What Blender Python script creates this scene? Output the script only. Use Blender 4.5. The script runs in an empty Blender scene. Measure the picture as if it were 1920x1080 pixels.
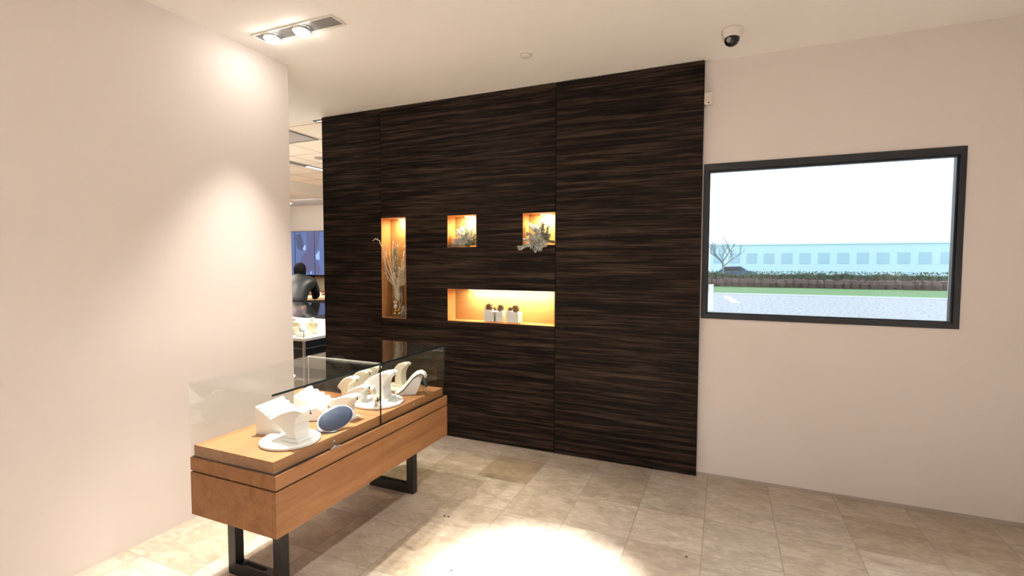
import bpy, bmesh, math, random
from mathutils import Vector, Matrix
R = math.radians
PI = math.pi
sc = bpy.context.scene
col = sc.collection

# ------------------------------------------------------------------ camera
cam_d = bpy.data.cameras.new('camera')
cam = bpy.data.objects.new('camera', cam_d)
col.objects.link(cam)
YAW, PITCH, ROLL, FPX = 0.40688246, -0.05082210, 0.0022862974, 919.98742
fw = Vector((-math.sin(YAW) * math.cos(PITCH), math.cos(YAW) * math.cos(PITCH), math.sin(PITCH)))
rt = Vector((math.cos(YAW), math.sin(YAW), 0))
up = rt.cross(fw)
r2 = rt * math.cos(ROLL) + up * math.sin(ROLL)
u2 = -rt * math.sin(ROLL) + up * math.cos(ROLL)
M = Matrix((r2, u2, -fw)).transposed().to_4x4()
M.translation = Vector((0, -3.8458197, 1.5904015))
cam.matrix_world = M
cam_d.sensor_width = 36
cam_d.lens = 36 * FPX / 1920
cam_d.shift_x = -1 / 1920
cam_d.clip_start = 0.05
cam_d.clip_end = 400
sc.camera = cam

# ------------------------------------------------------------------ view
sc.view_settings.view_transform = 'Standard'
sc.view_settings.look = 'None'
sc.view_settings.gamma = 1
sc.view_settings.exposure = 0.2
sc.view_settings.use_curve_mapping = False

# ------------------------------------------------------------------ world (hazy bright sky)
w = bpy.data.worlds.new('sky')
sc.world = w
w.use_nodes = True
nt = w.node_tree
bg = nt.nodes['Background']
tc = nt.nodes.new('ShaderNodeTexCoord')
sep = nt.nodes.new('ShaderNodeSeparateXYZ')
rmp = nt.nodes.new('ShaderNodeValToRGB')
nt.links.new(tc.outputs['Generated'], sep.inputs[0])
nt.links.new(sep.outputs['Z'], rmp.inputs[0])
nt.links.new(rmp.outputs[0], bg.inputs['Color'])
rmp.color_ramp.elements[0].position = 0.0
rmp.color_ramp.elements[0].color = (0.72, 0.88, 1.0, 1)
rmp.color_ramp.elements[1].position = 0.35
rmp.color_ramp.elements[1].color = (0.78, 0.90, 1.0, 1)
bg.inputs['Strength'].default_value = 2.3


def light(kind, name, loc, energy, color, target=None, size=0.1, size_y=None, spot=None, blend=0.5, spread=None):
    d = bpy.data.lights.new(name, kind)
    d.energy = energy
    d.color = color
    if kind == 'AREA':
        d.size = size
        if size_y:
            d.shape = 'RECTANGLE'
            d.size_y = size_y
        else:
            d.shape = 'DISK'
        if spread:
            d.spread = spread
    else:
        d.shadow_soft_size = size
    if kind == 'SPOT':
        d.spot_size = spot
        d.spot_blend = blend
    o = bpy.data.objects.new(name, d)
    col.objects.link(o)
    o.location = loc
    if target is not None:
        o.rotation_euler = (Vector(target) - Vector(loc)).to_track_quat('-Z', 'Y').to_euler()
    return o


WARM = (1.0, 0.92, 0.80)
NEUT = (1.0, 0.98, 0.96)
KEY = Vector((-0.40, -2.35, 3.035))
light('SPOT', 'key_spot_beam', KEY, 3300, NEUT, (-0.82, -1.70, 0), 0.03, spot=R(24), blend=1.0)
light('SPOT', 'key_spot_spill', KEY, 130, NEUT, (-1.3, -1.9, 0), 0.03, spot=R(100), blend=1.0)
light('SPOT', 'case_spot_a', (-2.36, -1.485, 3.0), 700, WARM, (-2.10, -2.0, 0.8), 0.03, spot=R(46), blend=0.8)
light('SPOT', 'case_spot_b', (-2.62, -1.485, 3.0), 260, WARM, (-2.3, -1.6, 0.8), 0.03, spot=R(70), blend=0.8)
CEIL_FILL = [(1.2, -4.6), (-1.4, -4.9), (0.0, -5.6), (1.4, -2.6), (-0.2, -3.7)]  # unseen ceiling lamps, added as general fill for the room
for i, (x, y) in enumerate(CEIL_FILL):
    light('AREA', 'ceiling_fill_lamp', (x, y, 3.03), 32, NEUT, (x, y, 0), 0.18, spread=R(78))

# ------------------------------------------------------------------ materials
MATS = {}


def mat(name, color, rough=0.5, metal=0.0, spec=0.5, emit=None, estr=0.0, coat=0.0):
    if name in MATS:
        return MATS[name]
    m = bpy.data.materials.new(name)
    m.use_nodes = True
    b = m.node_tree.nodes['Principled BSDF']
    b.inputs['Base Color'].default_value = (*color, 1)
    b.inputs['Roughness'].default_value = rough
    b.inputs['Metallic'].default_value = metal
    b.inputs['Specular IOR Level'].default_value = spec
    b.inputs['Coat Weight'].default_value = coat
    if emit:
        b.inputs['Emission Color'].default_value = (*emit, 1)
        b.inputs['Emission Strength'].default_value = estr
    MATS[name] = m
    return m


class NT:
    def __init__(s, m):
        s.m = m
        s.t = m.node_tree
        s.b = s.t.nodes.get('Principled BSDF')

    def n(s, typ, **kw):
        nd = s.t.nodes.new(typ)
        for k, v in kw.items():
            if k.startswith('i_'):
                key = k[2:]
                nd.inputs[int(key) if key.isdigit() else key].default_value = v
            else:
                setattr(nd, k, v)
        return nd

    def l(s, a, b):
        s.t.links.new(a, b)

    def math(s, op, a, b=None, c=None):
        nd = s.n('ShaderNodeMath', operation=op)
        for i, v in enumerate((a, b, c)):
            if v is None:
                continue
            if isinstance(v, (int, float)):
                nd.inputs[i].default_value = v
            else:
                s.l(v, nd.inputs[i])
        return nd.outputs[0]

    def pos(s):
        g = s.n('ShaderNodeTexCoord')
        return g.outputs['Object']

    def mapping(s, vec, scale=(1, 1, 1), loc=(0, 0, 0), rot=(0, 0, 0)):
        mp = s.n('ShaderNodeMapping')
        mp.inputs['Scale'].default_value = scale
        mp.inputs['Location'].default_value = loc
        mp.inputs['Rotation'].default_value = rot
        s.l(vec, mp.inputs['Vector'])
        return mp.outputs[0]

    def noise(s, vec, scale=1, detail=4, rough=0.5, dist=0.0):
        nd = s.n('ShaderNodeTexNoise')
        nd.inputs['Scale'].default_value = scale
        nd.inputs['Detail'].default_value = detail
        nd.inputs['Roughness'].default_value = rough
        nd.inputs['Distortion'].default_value = dist
        s.l(vec, nd.inputs['Vector'])
        return nd.outputs['Fac']

    def ramp(s, fac, stops):
        nd = s.n('ShaderNodeValToRGB')
        cr = nd.color_ramp
        while len(cr.elements) < len(stops):
            cr.elements.new(0.5)
        for e, (p, c) in zip(cr.elements, stops):
            e.position = p
            e.color = (*c, 1)
        s.l(fac, nd.inputs[0])
        return nd.outputs[0]

    def mix(s, fac, a, b, blend='MIX'):
        nd = s.n('ShaderNodeMix', data_type='RGBA', blend_type=blend)
        for sock, v in ((nd.inputs[0], fac), (nd.inputs[6], a), (nd.inputs[7], b)):
            if isinstance(v, (int, float)):
                sock.default_value = v
            elif isinstance(v, tuple):
                sock.default_value = (*v, 1)
            else:
                s.l(v, sock)
        return nd.outputs[2]

    def bump(s, h, strength=0.2, dist=0.002):
        nd = s.n('ShaderNodeBump')
        nd.inputs['Strength'].default_value = strength
        nd.inputs['Distance'].default_value = dist
        s.l(h, nd.inputs['Height'])
        s.l(nd.outputs[0], s.b.inputs['Normal'])


def veneer(name, off):
    m = mat(name, (0.04, 0.025, 0.018), rough=0.5, spec=0.12)
    t = NT(m)
    p = t.pos()
    warp = t.noise(t.mapping(p, (1.6, 1, 5), (off, 0, 0)), 1, 3, 0.55)
    sepn = t.n('ShaderNodeSeparateXYZ')
    t.l(p, sepn.inputs[0])
    z = t.math('MULTIPLY_ADD', warp, 0.03, sepn.outputs['Z'])
    comb = t.n('ShaderNodeCombineXYZ')
    t.l(sepn.outputs['X'], comb.inputs['X'])
    t.l(z, comb.inputs['Z'])
    v = comb.outputs[0]
    a = t.noise(t.mapping(v, (0.9, 1, 34), (off * 3, 0, off)), 1, 5, 0.65)
    b = t.noise(t.mapping(v, (2.6, 1, 170), (off, 0, off * 5)), 1, 5, 0.7)
    s_ = t.math('ADD', t.math('MULTIPLY', a, 0.48), t.math('MULTIPLY', b, 0.52))
    c = t.ramp(s_, [(0.44, (0.0010, 0.0009, 0.0010)), (0.475, (0.0065, 0.005, 0.0045)),
                    (0.52, (0.024, 0.0155, 0.0115)), (0.585, (0.080, 0.050, 0.034))])
    big = t.noise(t.mapping(v, (0.7, 1, 9), (off * 7, 0, 2)), 1, 2, 0.5)
    c = t.mix(t.math('MULTIPLY', big, 0.25), c, (0.020, 0.014, 0.011))
    t.l(c, t.b.inputs['Base Color'])
    t.bump(s_, 0.15, 0.001)
    return m


def wood(name, c0, c1, axis='Y', rough=0.4, sc_=1.0):
    m = mat(name, c0, rough=rough, spec=0.25)
    t = NT(m)
    s_ = {'X': (1.2, 14, 14), 'Y': (14, 1.2, 14), 'Z': (14, 14, 1.2)}[axis]
    s_ = tuple(k * sc_ for k in s_)
    v = t.mapping(t.pos(), s_)
    a = t.noise(v, 1, 5, 0.6, 0.6)
    f_ = t.noise(t.mapping(t.pos(), tuple(k * 6 for k in s_)), 1, 3, 0.6)
    f2 = t.math('ADD', t.math('MULTIPLY', a, 0.7), t.math('MULTIPLY', f_, 0.3))
    c = t.ramp(f2, [(0.36, c1), (0.62, c0)])
    t.l(c, t.b.inputs['Base Color'])
    return m


def glass_mat(name, tint=(0.985, 0.995, 0.99)):
    m = bpy.data.materials.new(name)
    m.use_nodes = True
    t = NT(m)
    t.t.nodes.remove(t.b)
    out = [n for n in t.t.nodes if n.type == 'OUTPUT_MATERIAL'][0]
    lw = t.n('ShaderNodeLayerWeight')
    lw.inputs['Blend'].default_value = 0.5
    fac = t.math('MULTIPLY_ADD', t.math('POWER', lw.outputs['Facing'], 5.0), 0.95, 0.04)
    tr = t.n('ShaderNodeBsdfTransparent')
    tr.inputs[0].default_value = (*tint, 1)
    gl = t.n('ShaderNodeBsdfGlossy')
    gl.inputs['Roughness'].default_value = 0.0
    mx = t.n('ShaderNodeMixShader')
    t.l(fac, mx.inputs[0])
    t.l(tr.outputs[0], mx.inputs[1])
    t.l(gl.outputs[0], mx.inputs[2])
    t.l(mx.outputs[0], out.inputs[0])
    MATS[name] = m
    return m


def tile_mat():
    m = mat('travertine', (0.5, 0.43, 0.35), rough=0.38, spec=0.4)
    t = NT(m)
    GX, GY, TX, TY = -1.2722, -1.4542, 0.3975, 0.4076
    sp = t.n('ShaderNodeSeparateXYZ')
    t.l(t.pos(), sp.inputs[0])
    u = t.math('DIVIDE', t.math('SUBTRACT', sp.outputs['X'], GX), TX)
    v = t.math('DIVIDE', t.math('SUBTRACT', sp.outputs['Y'], GY), TY)
    iu, iv = t.math('FLOOR', u), t.math('FLOOR', v)
    fu, fv = t.math('FRACT', u), t.math('FRACT', v)
    cb = t.n('ShaderNodeCombineXYZ')
    t.l(iu, cb.inputs[0]); t.l(iv, cb.inputs[1])
    wn = t.n('ShaderNodeTexWhiteNoise', noise_dimensions='3D')
    t.l(cb.outputs[0], wn.inputs['Vector'])
    rnd = wn.outputs['Value']
    # one slab pattern per tile
    off = t.n('ShaderNodeVectorMath', operation='MULTIPLY_ADD')
    t.l(wn.outputs['Color'], off.inputs[0])
    off.inputs[1].default_value = (20, 20, 20)
    t.l(t.pos(), off.inputs[2])
    n1 = t.noise(t.mapping(off.outputs[0], (3.5, 6, 1)), 1, 6, 0.62, 0.7)
    n2 = t.noise(t.mapping(off.outputs[0], (14, 26, 1)), 1, 5, 0.65, 0.9)
    base = t.ramp(n1, [(0.32, (0.32, 0.26, 0.20)), (0.5, (0.45, 0.385, 0.315)), (0.68, (0.58, 0.51, 0.435))])
    base = t.mix(0.42, base, t.ramp(n2, [(0.35, (0.33, 0.265, 0.205)), (0.52, (0.46, 0.40, 0.33)), (0.64, (0.64, 0.575, 0.50))]))
    tone = t.ramp(rnd, [(0.0, (0.83, 0.78, 0.72)), (0.5, (0.96, 0.95, 0.94)), (1.0, (1.06, 1.04, 1.03))])
    base = t.mix(1.0, base, tone, 'MULTIPLY')
    # the one olive brown tile near the dark wall
    d1 = t.math('LESS_THAN', t.math('ABSOLUTE', t.math('ADD', iu, 1)), 0.2)
    d2 = t.math('LESS_THAN', t.math('ABSOLUTE', t.math('SUBTRACT', iv, 2)), 0.2)
    dk = t.math('MULTIPLY', t.math('MULTIPLY', d1, d2), 1.0)
    base = t.mix(dk, base, t.mix(1.0, base, (0.66, 0.60, 0.50), 'MULTIPLY'))
    # fine grout
    eu = t.math('MINIMUM', fu, t.math('SUBTRACT', 1.0, fu))
    ev = t.math('MINIMUM', fv, t.math('SUBTRACT', 1.0, fv))
    e = t.math('LESS_THAN', t.math('MINIMUM', eu, ev), 0.0050)
    base = t.mix(e, base, (0.27, 0.225, 0.18))
    t.l(base, t.b.inputs['Base Color'])
    r_ = t.math('MULTIPLY_ADD', n2, 0.25, 0.26)
    t.l(r_, t.b.inputs['Roughness'])
    h = t.math('SUBTRACT', 1.0, e)
    t.bump(h, 0.3, 0.001)
    return m


def grid_ceiling_mat():
    m = mat('ceiling_tile', (0.80, 0.70, 0.60), rough=0.9)
    t = NT(m)
    sp = t.n('ShaderNodeSeparateXYZ')
    t.l(t.pos(), sp.inputs[0])
    u = t.math('FRACT', t.math('DIVIDE', t.math('ADD', sp.outputs['X'], 4.437), 0.545))
    v = t.math('FRACT', t.math('DIVIDE', t.math('SUBTRACT', sp.outputs['Y'], 0.145), 0.541))
    e = t.math('LESS_THAN', t.math('MINIMUM', u, v), 0.03)
    base = t.mix(e, (0.95, 0.86, 0.77), (0.42, 0.33, 0.27))
    t.l(base, t.b.inputs['Base Color'])
    return m


V1, V2, V3 = veneer('ebony_veneer_a', 1.3), veneer('ebony_veneer_b', 7.9), veneer('ebony_veneer_c', 15.1)
LINER = wood('honey_liner', (0.52, 0.27, 0.11), (0.42, 0.205, 0.08), 'X', 0.45)
CASEW = wood('cherry_case', (0.345, 0.165, 0.068), (0.235, 0.105, 0.042), 'Y', 0.5)
FLOOR = tile_mat()
GRID = grid_ceiling_mat()
CEIL = mat('ceiling_paint', (0.92, 0.90, 0.87), 0.9)
WHITE = mat('wall_paint', (0.76, 0.71, 0.69), 0.85)
TRIMM = mat('base_trim', (0.42, 0.37, 0.32), 0.6)
BLACK = mat('black_steel', (0.012, 0.012, 0.012), 0.4)
GLASS = glass_mat('clear_glass')
EDGE = mat('glass_edge', (0.008, 0.02, 0.02), 0.2)
GAP = mat('shadow_gap', (0.006, 0.005, 0.004), 0.8)
CHROME = mat('chrome', (0.8, 0.8, 0.8), 0.15, 1.0)
LEATHER = mat('white_leatherette', (0.80, 0.79, 0.76), 0.45)
IVORY = mat('ivory_leatherette', (0.72, 0.68, 0.55), 0.5)
NAVY = mat('navy_leatherette', (0.035, 0.055, 0.105), 0.42)
GOLD = mat('gold', (0.85, 0.58, 0.16), 0.22, 1.0)
SILVER = mat('silver', (0.78, 0.78, 0.80), 0.2, 1.0)
GEM = mat('dark_gem', (0.02, 0.025, 0.04), 0.1)
FRAME = mat('window_frame_dark', (0.008, 0.012, 0.018), 0.35)
PLAST = mat('white_plastic', (0.78, 0.75, 0.70), 0.4)
DOME = mat('black_dome', (0.01, 0.01, 0.012), 0.12)
FROST = mat('frosted_needles', (0.55, 0.58, 0.55), 0.8)
FROST2 = mat('green_frost_needles', (0.30, 0.36, 0.22), 0.8)
CREAMN = mat('cream_needles', (0.78, 0.70, 0.56), 0.8)
TWIG = mat('frosted_twig', (0.66, 0.58, 0.50), 0.8)
CONE = mat('pine_cone', (0.16, 0.09, 0.045), 0.8)
CONEF = mat('frosted_cone', (0.55, 0.50, 0.44), 0.8)
SAND = mat('white_fill', (0.86, 0.85, 0.84), 0.7)
LAMPE = mat('lamp_face', (1, 1, 1), 0.5, emit=(1.0, 0.95, 0.85), estr=25)
LAMPN = mat('niche_lamp_face', (1, 1, 1), 0.5, emit=(1.0, 0.85, 0.55), estr=9)
GREYM = mat('grey_baffle', (0.17, 0.165, 0.165), 0.5)


# ------------------------------------------------------------------ mesh helpers
def prop(o, label=None, cat=None, group=None, kind=None):
    if label: o['label'] = label
    if cat: o['category'] = cat
    if group: o['group'] = group
    if kind: o['kind'] = kind
    return o


def thing(name, loc, label, cat, group=None, rz=0):
    o = bpy.data.objects.new(name, None)
    o.empty_display_size = 0.05
    col.objects.link(o)
    o.location = loc
    o.rotation_euler = (0, 0, rz)
    return prop(o, label, cat, group)


def link(name, bm, mats, parent=None, smooth=False, bevel=None, sub=0):
    me = bpy.data.meshes.new(name)
    bm.normal_update()
    bm.to_mesh(me)
    bm.free()
    for m in (mats if isinstance(mats, (list, tuple)) else [mats]):
        me.materials.append(m)
    if smooth:
        for p in me.polygons:
            p.use_smooth = True
    o = bpy.data.objects.new(name, me)
    col.objects.link(o)
    if parent:
        o.parent = parent
    if bevel:
        b = o.modifiers.new('bevel', 'BEVEL')
        b.width = bevel
        b.segments = 3
        b.limit_method = 'ANGLE'
        b.angle_limit = R(40)
        b.harden_normals = False
    if sub:
        s_ = o.modifiers.new('sub', 'SUBSURF')
        s_.levels = sub
        s_.render_levels = sub
    return o


def box(bm, x0, x1, y0, y1, z0, z1, mi=0):
    vs = [bm.verts.new(p) for p in ((x0, y0, z0), (x1, y0, z0), (x1, y1, z0), (x0, y1, z0),
                                    (x0, y0, z1), (x1, y0, z1), (x1, y1, z1), (x0, y1, z1))]
    for f in ((0, 3, 2, 1), (4, 5, 6, 7), (0, 1, 5, 4), (1, 2, 6, 5), (2, 3, 7, 6), (3, 0, 4, 7)):
        fc = bm.faces.new([vs[i] for i in f])
        fc.material_index = mi
    return vs


def B(*a, mi=0):
    bm = bmesh.new()
    box(bm, *a, mi=mi)
    return bm


def prism(bm, pts, axis, a, b, mi=0):
    """extrude a closed 2D outline along axis ('x','y','z')"""
    def P(u, v, w_):
        return {'x': (w_, u, v), 'y': (u, w_, v), 'z': (u, v, w_)}[axis]
    A = [bm.verts.new(P(u, v, a)) for u, v in pts]
    C = [bm.verts.new(P(u, v, b)) for u, v in pts]
    n = len(pts)
    f = [bm.faces.new(A), bm.faces.new(C[::-1])]
    for i in range(n):
        f.append(bm.faces.new((A[i], C[i], C[(i + 1) % n], A[(i + 1) % n])))
    for q in f:
        q.material_index = mi
    bmesh.ops.recalc_face_normals(bm, faces=f)


def tube(bm, pts, rad, seg=6, mi=0, cap=True):
    pts = [Vector(p) for p in pts]
    if not isinstance(rad, (list, tuple)):
        rad = [rad] * len(pts)
    rings = []
    prev = None
    for i, p in enumerate(pts):
        d = (pts[min(i + 1, len(pts) - 1)] - pts[max(i - 1, 0)]).normalized()
        a = prev if prev else (Vector((0, 0, 1)) if abs(d.z) < 0.9 else Vector((1, 0, 0)))
        n = (a - d * a.dot(d)).normalized()
        prev = n
        b = d.cross(n)
        rings.append([bm.verts.new(p + (n * math.cos(k * 2 * PI / seg) + b * math.sin(k * 2 * PI / seg)) * rad[i]) for k in range(seg)])
    for i in range(len(rings) - 1):
        for k in range(seg):
            f = bm.faces.new((rings[i][k], rings[i][(k + 1) % seg], rings[i + 1][(k + 1) % seg], rings[i + 1][k]))
            f.material_index = mi
    if cap:
        bm.faces.new(rings[0][::-1]).material_index = mi
        bm.faces.new(rings[-1]).material_index = mi


def lathe(bm, prof, c=(0, 0, 0), seg=32, mi=0, sx=1, sy=1):
    rings = []
    for r, z in prof:
        if r < 1e-6:
            rings.append([bm.verts.new((c[0], c[1], c[2] + z))])
        else:
            rings.append([bm.verts.new((c[0] + sx * r * math.cos(k * 2 * PI / seg), c[1] + sy * r * math.sin(k * 2 * PI / seg), c[2] + z)) for k in range(seg)])
    for i in range(len(rings) - 1):
        a, b = rings[i], rings[i + 1]
        for k in range(seg):
            k2 = (k + 1) % seg
            if len(a) == 1 and len(b) == 1:
                continue
            if len(a) == 1:
                f = bm.faces.new((a[0], b[k2], b[k]))
            elif len(b) == 1:
                f = bm.faces.new((a[k], a[k2], b[0]))
            else:
                f = bm.faces.new((a[k], a[k2], b[k2], b[k]))
            f.material_index = mi


def ball(bm, c, r, mi=0, seg=14, sz=1.0):
    lathe(bm, [(r * math.sin(PI * i / 8), -r * math.cos(PI * i / 8) * sz) for i in range(9)], c, seg, mi)


def copy_tree(o, parent=None):
    c = o.copy()
    col.objects.link(c)
    if parent:
        c.parent = parent
    for ch in list(o.children):
        copy_tree(ch, c)
    return c


# ------------------------------------------------------------------ setting
H = 3.05
prop(link('floor', B(-13, 2.3, -6.6, 4.7, -0.1, 0), FLOOR), kind='structure')
prop(link('ceiling', B(-3.2, 2.3, -6.6, 0.35, H, H + 0.12), CEIL), kind='structure')
# the ceiling spreads left over the passage as well
prop(link('ceiling', B(-13, -3.2, -6.6, 0.044, H, H + 0.12), CEIL), kind='structure')
prop(link('ceiling', B(-7.15, -3.2, 0.044, 4.75, H + 0.005, H + 0.12), GRID), kind='structure')
bm = bmesh.new()
box(bm, -13, -7.15, 0.044, 4.75, 2.877, H + 0.12)
prop(link('ceiling', bm, CEIL), kind='structure')

XL, S1, S2, XR = -3.7531, -3.0333, -1.2749, -0.1593
NICHES = [('tall', -3.0315, -2.749, 1.060, 2.018), ('square', -2.298, -2.004, 1.731, 2.016),
          ('square', -1.566, -1.2765, 1.738, 2.010), ('wide', -2.300, -1.2765, 1.065, 1.358)]
ND = 0.145


def holed_slab(bm, x0, x1, z0, z1, holes, y0, y1):
    xs = sorted({x0, x1, *[h[0] for h in holes], *[h[1] for h in holes]})
    zs = sorted({z0, z1, *[h[2] for h in holes], *[h[3] for h in holes]})
    solid = {}
    for i in range(len(xs) - 1):
        for j in range(len(zs) - 1):
            cx, cz = (xs[i] + xs[i + 1]) / 2, (zs[j] + zs[j + 1]) / 2
            solid[i, j] = not any(h[0] < cx < h[1] and h[2] < cz < h[3] for h in holes)
    vc = {}

    def V(i, j, k):
        if (i, j, k) not in vc:
            vc[i, j, k] = bm.verts.new((xs[i], (y0, y1)[k], zs[j]))
        return vc[i, j, k]
    for (i, j), s_ in solid.items():
        if not s_:
            continue
        bm.faces.new((V(i, j, 0), V(i + 1, j, 0), V(i + 1, j + 1, 0), V(i, j + 1, 0)))
        bm.faces.new((V(i, j, 1), V(i, j + 1, 1), V(i + 1, j + 1, 1), V(i + 1, j, 1)))
        if not solid.get((i - 1, j), False):
            bm.faces.new((V(i, j, 0), V(i, j + 1, 0), V(i, j + 1, 1), V(i, j, 1)))
        if not solid.get((i + 1, j), False):
            bm.faces.new((V(i + 1, j, 0), V(i + 1, j, 1), V(i + 1, j + 1, 1), V(i + 1, j + 1, 0)))
        if not solid.get((i, j - 1), False):
            bm.faces.new((V(i, j, 0), V(i, j, 1), V(i + 1, j, 1), V(i + 1, j, 0)))
        if not solid.get((i, j + 1), False):
            bm.faces.new((V(i, j + 1, 0), V(i + 1, j + 1, 0), V(i + 1, j + 1, 1), V(i, j + 1, 1)))


holes = [(a, b, c, d) for _, a, b, c, d in NICHES]
bm = bmesh.new()
G = 0.0032
core_holes = [(a - 0.006, b + 0.006, c - 0.006, d + 0.006) for a, b, c, d in holes]
holed_slab(bm, XL + 0.01, XR - 0.004, 0, H, core_holes, 0.022, 0.20)
box(bm, XL + 0.01, XR - 0.004, 0.205, 0.24, 0, H)
wall = prop(link('wall_back', bm, mat('wall_core', (0.004, 0.003, 0.003), 0.9)), kind='structure')
for (x0, x1, m_, hs) in ((XL, S1 - G, V1, []), (S1 + G, S2 - G, V2, holes), (S2 + G, XR, V3, [])):
    bm = bmesh.new()
    eps = [(max(a, x0 + 0.0002), min(b, x1 - 0.0002), c, d) for a, b, c, d in hs]
    holed_slab(bm, x0, x1, 0.004, H - 0.006, eps, 0.0, 0.0215)
    link('wood_panel', bm, m_, wall)
for nm, a, b, c, d in NICHES:
    bm = bmesh.new()
    t_ = 0.004
    t_ = 0.0035
    e_ = 0.0008
    box(bm, a + e_, b - e_, ND, ND + t_, c + e_, d - e_)
    box(bm, a + e_, a + t_, -0.0006, ND, c + e_, d - e_)
    box(bm, b - t_, b - e_, -0.0006, ND, c + e_, d - e_)
    box(bm, a + t_, b - t_, -0.0006, ND, c + e_, c + t_)
    box(bm, a + t_, b - t_, -0.0006, ND, d - t_, d - e_)
    nl = link('niche_lining', bm, LINER, wall)
    # dark joint at the inner left corner of each niche
    link('niche_joint', B(a + t_, a + t_ + 0.0025, ND - 0.003, ND - 0.0002, c + t_, d - t_), mat('joint_brown', (0.12, 0.05, 0.015), 0.7), wall)

# white wall carrying the window (0.045 behind the face of the dark panels)
WX0, WX1, WZ0, WZ1 = -0.1515, 1.35, 1.184, 2.314
bm = bmesh.new()
holed_slab(bm, XR - 0.004, 2.3, 0, H, [(WX0, WX1, WZ0, WZ1)], 0.045, 0.24)
prop(link('wall_right', bm, WHITE), kind='structure')
bm = bmesh.new()
box(bm, XR, 2.2, 0.030, 0.045, 0, 0.020)
prop(link('baseboard_right', bm, TRIMM), kind='structure')
bm = bmesh.new()
holed_slab(bm, WX0 + 0.001, WX1 - 0.001, WZ0 + 0.001, WZ1 - 0.001, [(WX0 + 0.033, WX1 - 0.033, WZ0 + 0.036, WZ1 - 0.05)], 0.035, 0.10)
win = prop(link('window_1', bm, FRAME, bevel=0.003), kind='structure')
bm = bmesh.new()
holed_slab(bm, WX0 + 0.033, WX1 - 0.033, WZ0 + 0.036, WZ1 - 0.05, [(WX0 + 0.045, WX1 - 0.045, WZ0 + 0.047, WZ1 - 0.061)], 0.055, 0.095)
link('window_bead', bm, FRAME, win)
link('window_pane', B(WX0 + 0.04, WX1 - 0.04, 0.072, 0.078, WZ0 + 0.042, WZ1 - 0.056), GLASS, win)
# room closure
prop(link('wall_east', B(2.2, 2.3, -6.6, 0.045, 0, H), WHITE), kind='structure')
prop(link('wall_south', B(-13, 2.3, -6.7, -6.6, 0, H), WHITE), kind='structure')
prop(link('wall_left', B(-3.12, -3.0, -6.6, -1.10, 0, H), WHITE), kind='structure')
prop(link('wall_north', B(-13, -0.5, 4.6, 4.7, 0, H), mat('showroom_wall', (0.82, 0.72, 0.60), 0.85)), kind='structure')
prop(link('wall_inner', B(-0.62, -0.52, 0.24, 4.6, 0, H), WHITE), kind='structure')
prop(link('wall_west', B(-13.1, -13, -6.6, 4.7, 0, H), WHITE), kind='structure')


# ------------------------------------------------------------------ ceiling objects
t = thing('recessed_light_fixture', (-2.49, -1.485, H), 'long recessed ceiling light box with bright lamps in the upper left corner', 'ceiling light')
bm = bmesh.new()
hx, hy = 0.335, 0.064
holed = [(-hx + 0.012, hx - 0.012, -hy + 0.012, hy - 0.012)]
for (a, b, c, d) in ((-hx, hx, -hy, -hy + 0.012), (-hx, hx, hy - 0.012, hy), (-hx, -hx + 0.012, -hy + 0.012, hy - 0.012), (hx - 0.012, hx, -hy + 0.012, hy - 0.012)):
    box(bm, a, b, c, d, -0.008, 0.0)
link('trim_ring', bm, PLAST, t, bevel=0.002)
link('recess', B(-hx + 0.012, hx - 0.012, -hy + 0.012, hy - 0.012, -0.003, -0.0005), GREYM, t)
for x in (-0.22, 0.035):
    bm = bmesh.new()
    lathe(bm, [(0.0, -0.038), (0.038, -0.036), (0.048, -0.018), (0.050, -0.004)], (x, 0, 0), 24)
    lp = link('lamp', bm, mat('spot_lamp_face', (1, 1, 1), 0.5, emit=(1.0, 0.93, 0.82), estr=70), t, smooth=True)
    bm = bmesh.new()
    lathe(bm, [(0.049, -0.020), (0.053, -0.020), (0.053, -0.004), (0.049, -0.004)], (x, 0, 0), 24)
    link('lamp_ring', bm, CHROME, lp, smooth=True)

bm = bmesh.new()
t = thing('smoke_detector', (-1.312, -0.57, H), 'flat round white detector disc on the ceiling above the dark wall', 'smoke detector')
lathe(bm, [(0.0, -0.014), (0.030, -0.014), (0.036, -0.010), (0.038, 0)], (0, 0, 0), 40)
link('cover', bm, PLAST, t, smooth=True)
bm = bmesh.new()
lathe(bm, [(0.038, -0.003), (0.042, -0.003), (0.043, 0.0)], (0, 0, 0), 40)
link('mounting_ring', bm, mat('ring_grey', (0.5, 0.47, 0.43), 0.6), t, smooth=True)

t = thing('security_camera', (0.012, -0.42, H), 'white ceiling security camera with black eyeball lens near the top right corner', 'security camera')
bm = bmesh.new()
lathe(bm, [(0.0, 0.0), (0.062, 0.0), (0.062, -0.012), (0.056, -0.05), (0.052, -0.058), (0, -0.058)], (0, 0, 0), 36)
link('housing', bm, PLAST, t, smooth=True)
bm = bmesh.new()
ball(bm, (0, -0.008, -0.062), 0.046, seg=28)
dm = link('lens_ball', bm, DOME, t, smooth=True)
bm = bmesh.new()
lathe(bm, [(0.0, 0.004), (0.012, 0.003), (0.016, 0), (0.016, -0.004)], (0, 0, 0), 20)
bmesh.ops.transform(bm, matrix=Matrix.Translation((-0.014, -0.045, -0.080)) @ Matrix.Rotation(R(125), 4, 'X'), verts=bm.verts)
link('lens', bm, mat('lens_grey', (0.25, 0.25, 0.27), 0.2), dm, smooth=True)

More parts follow.
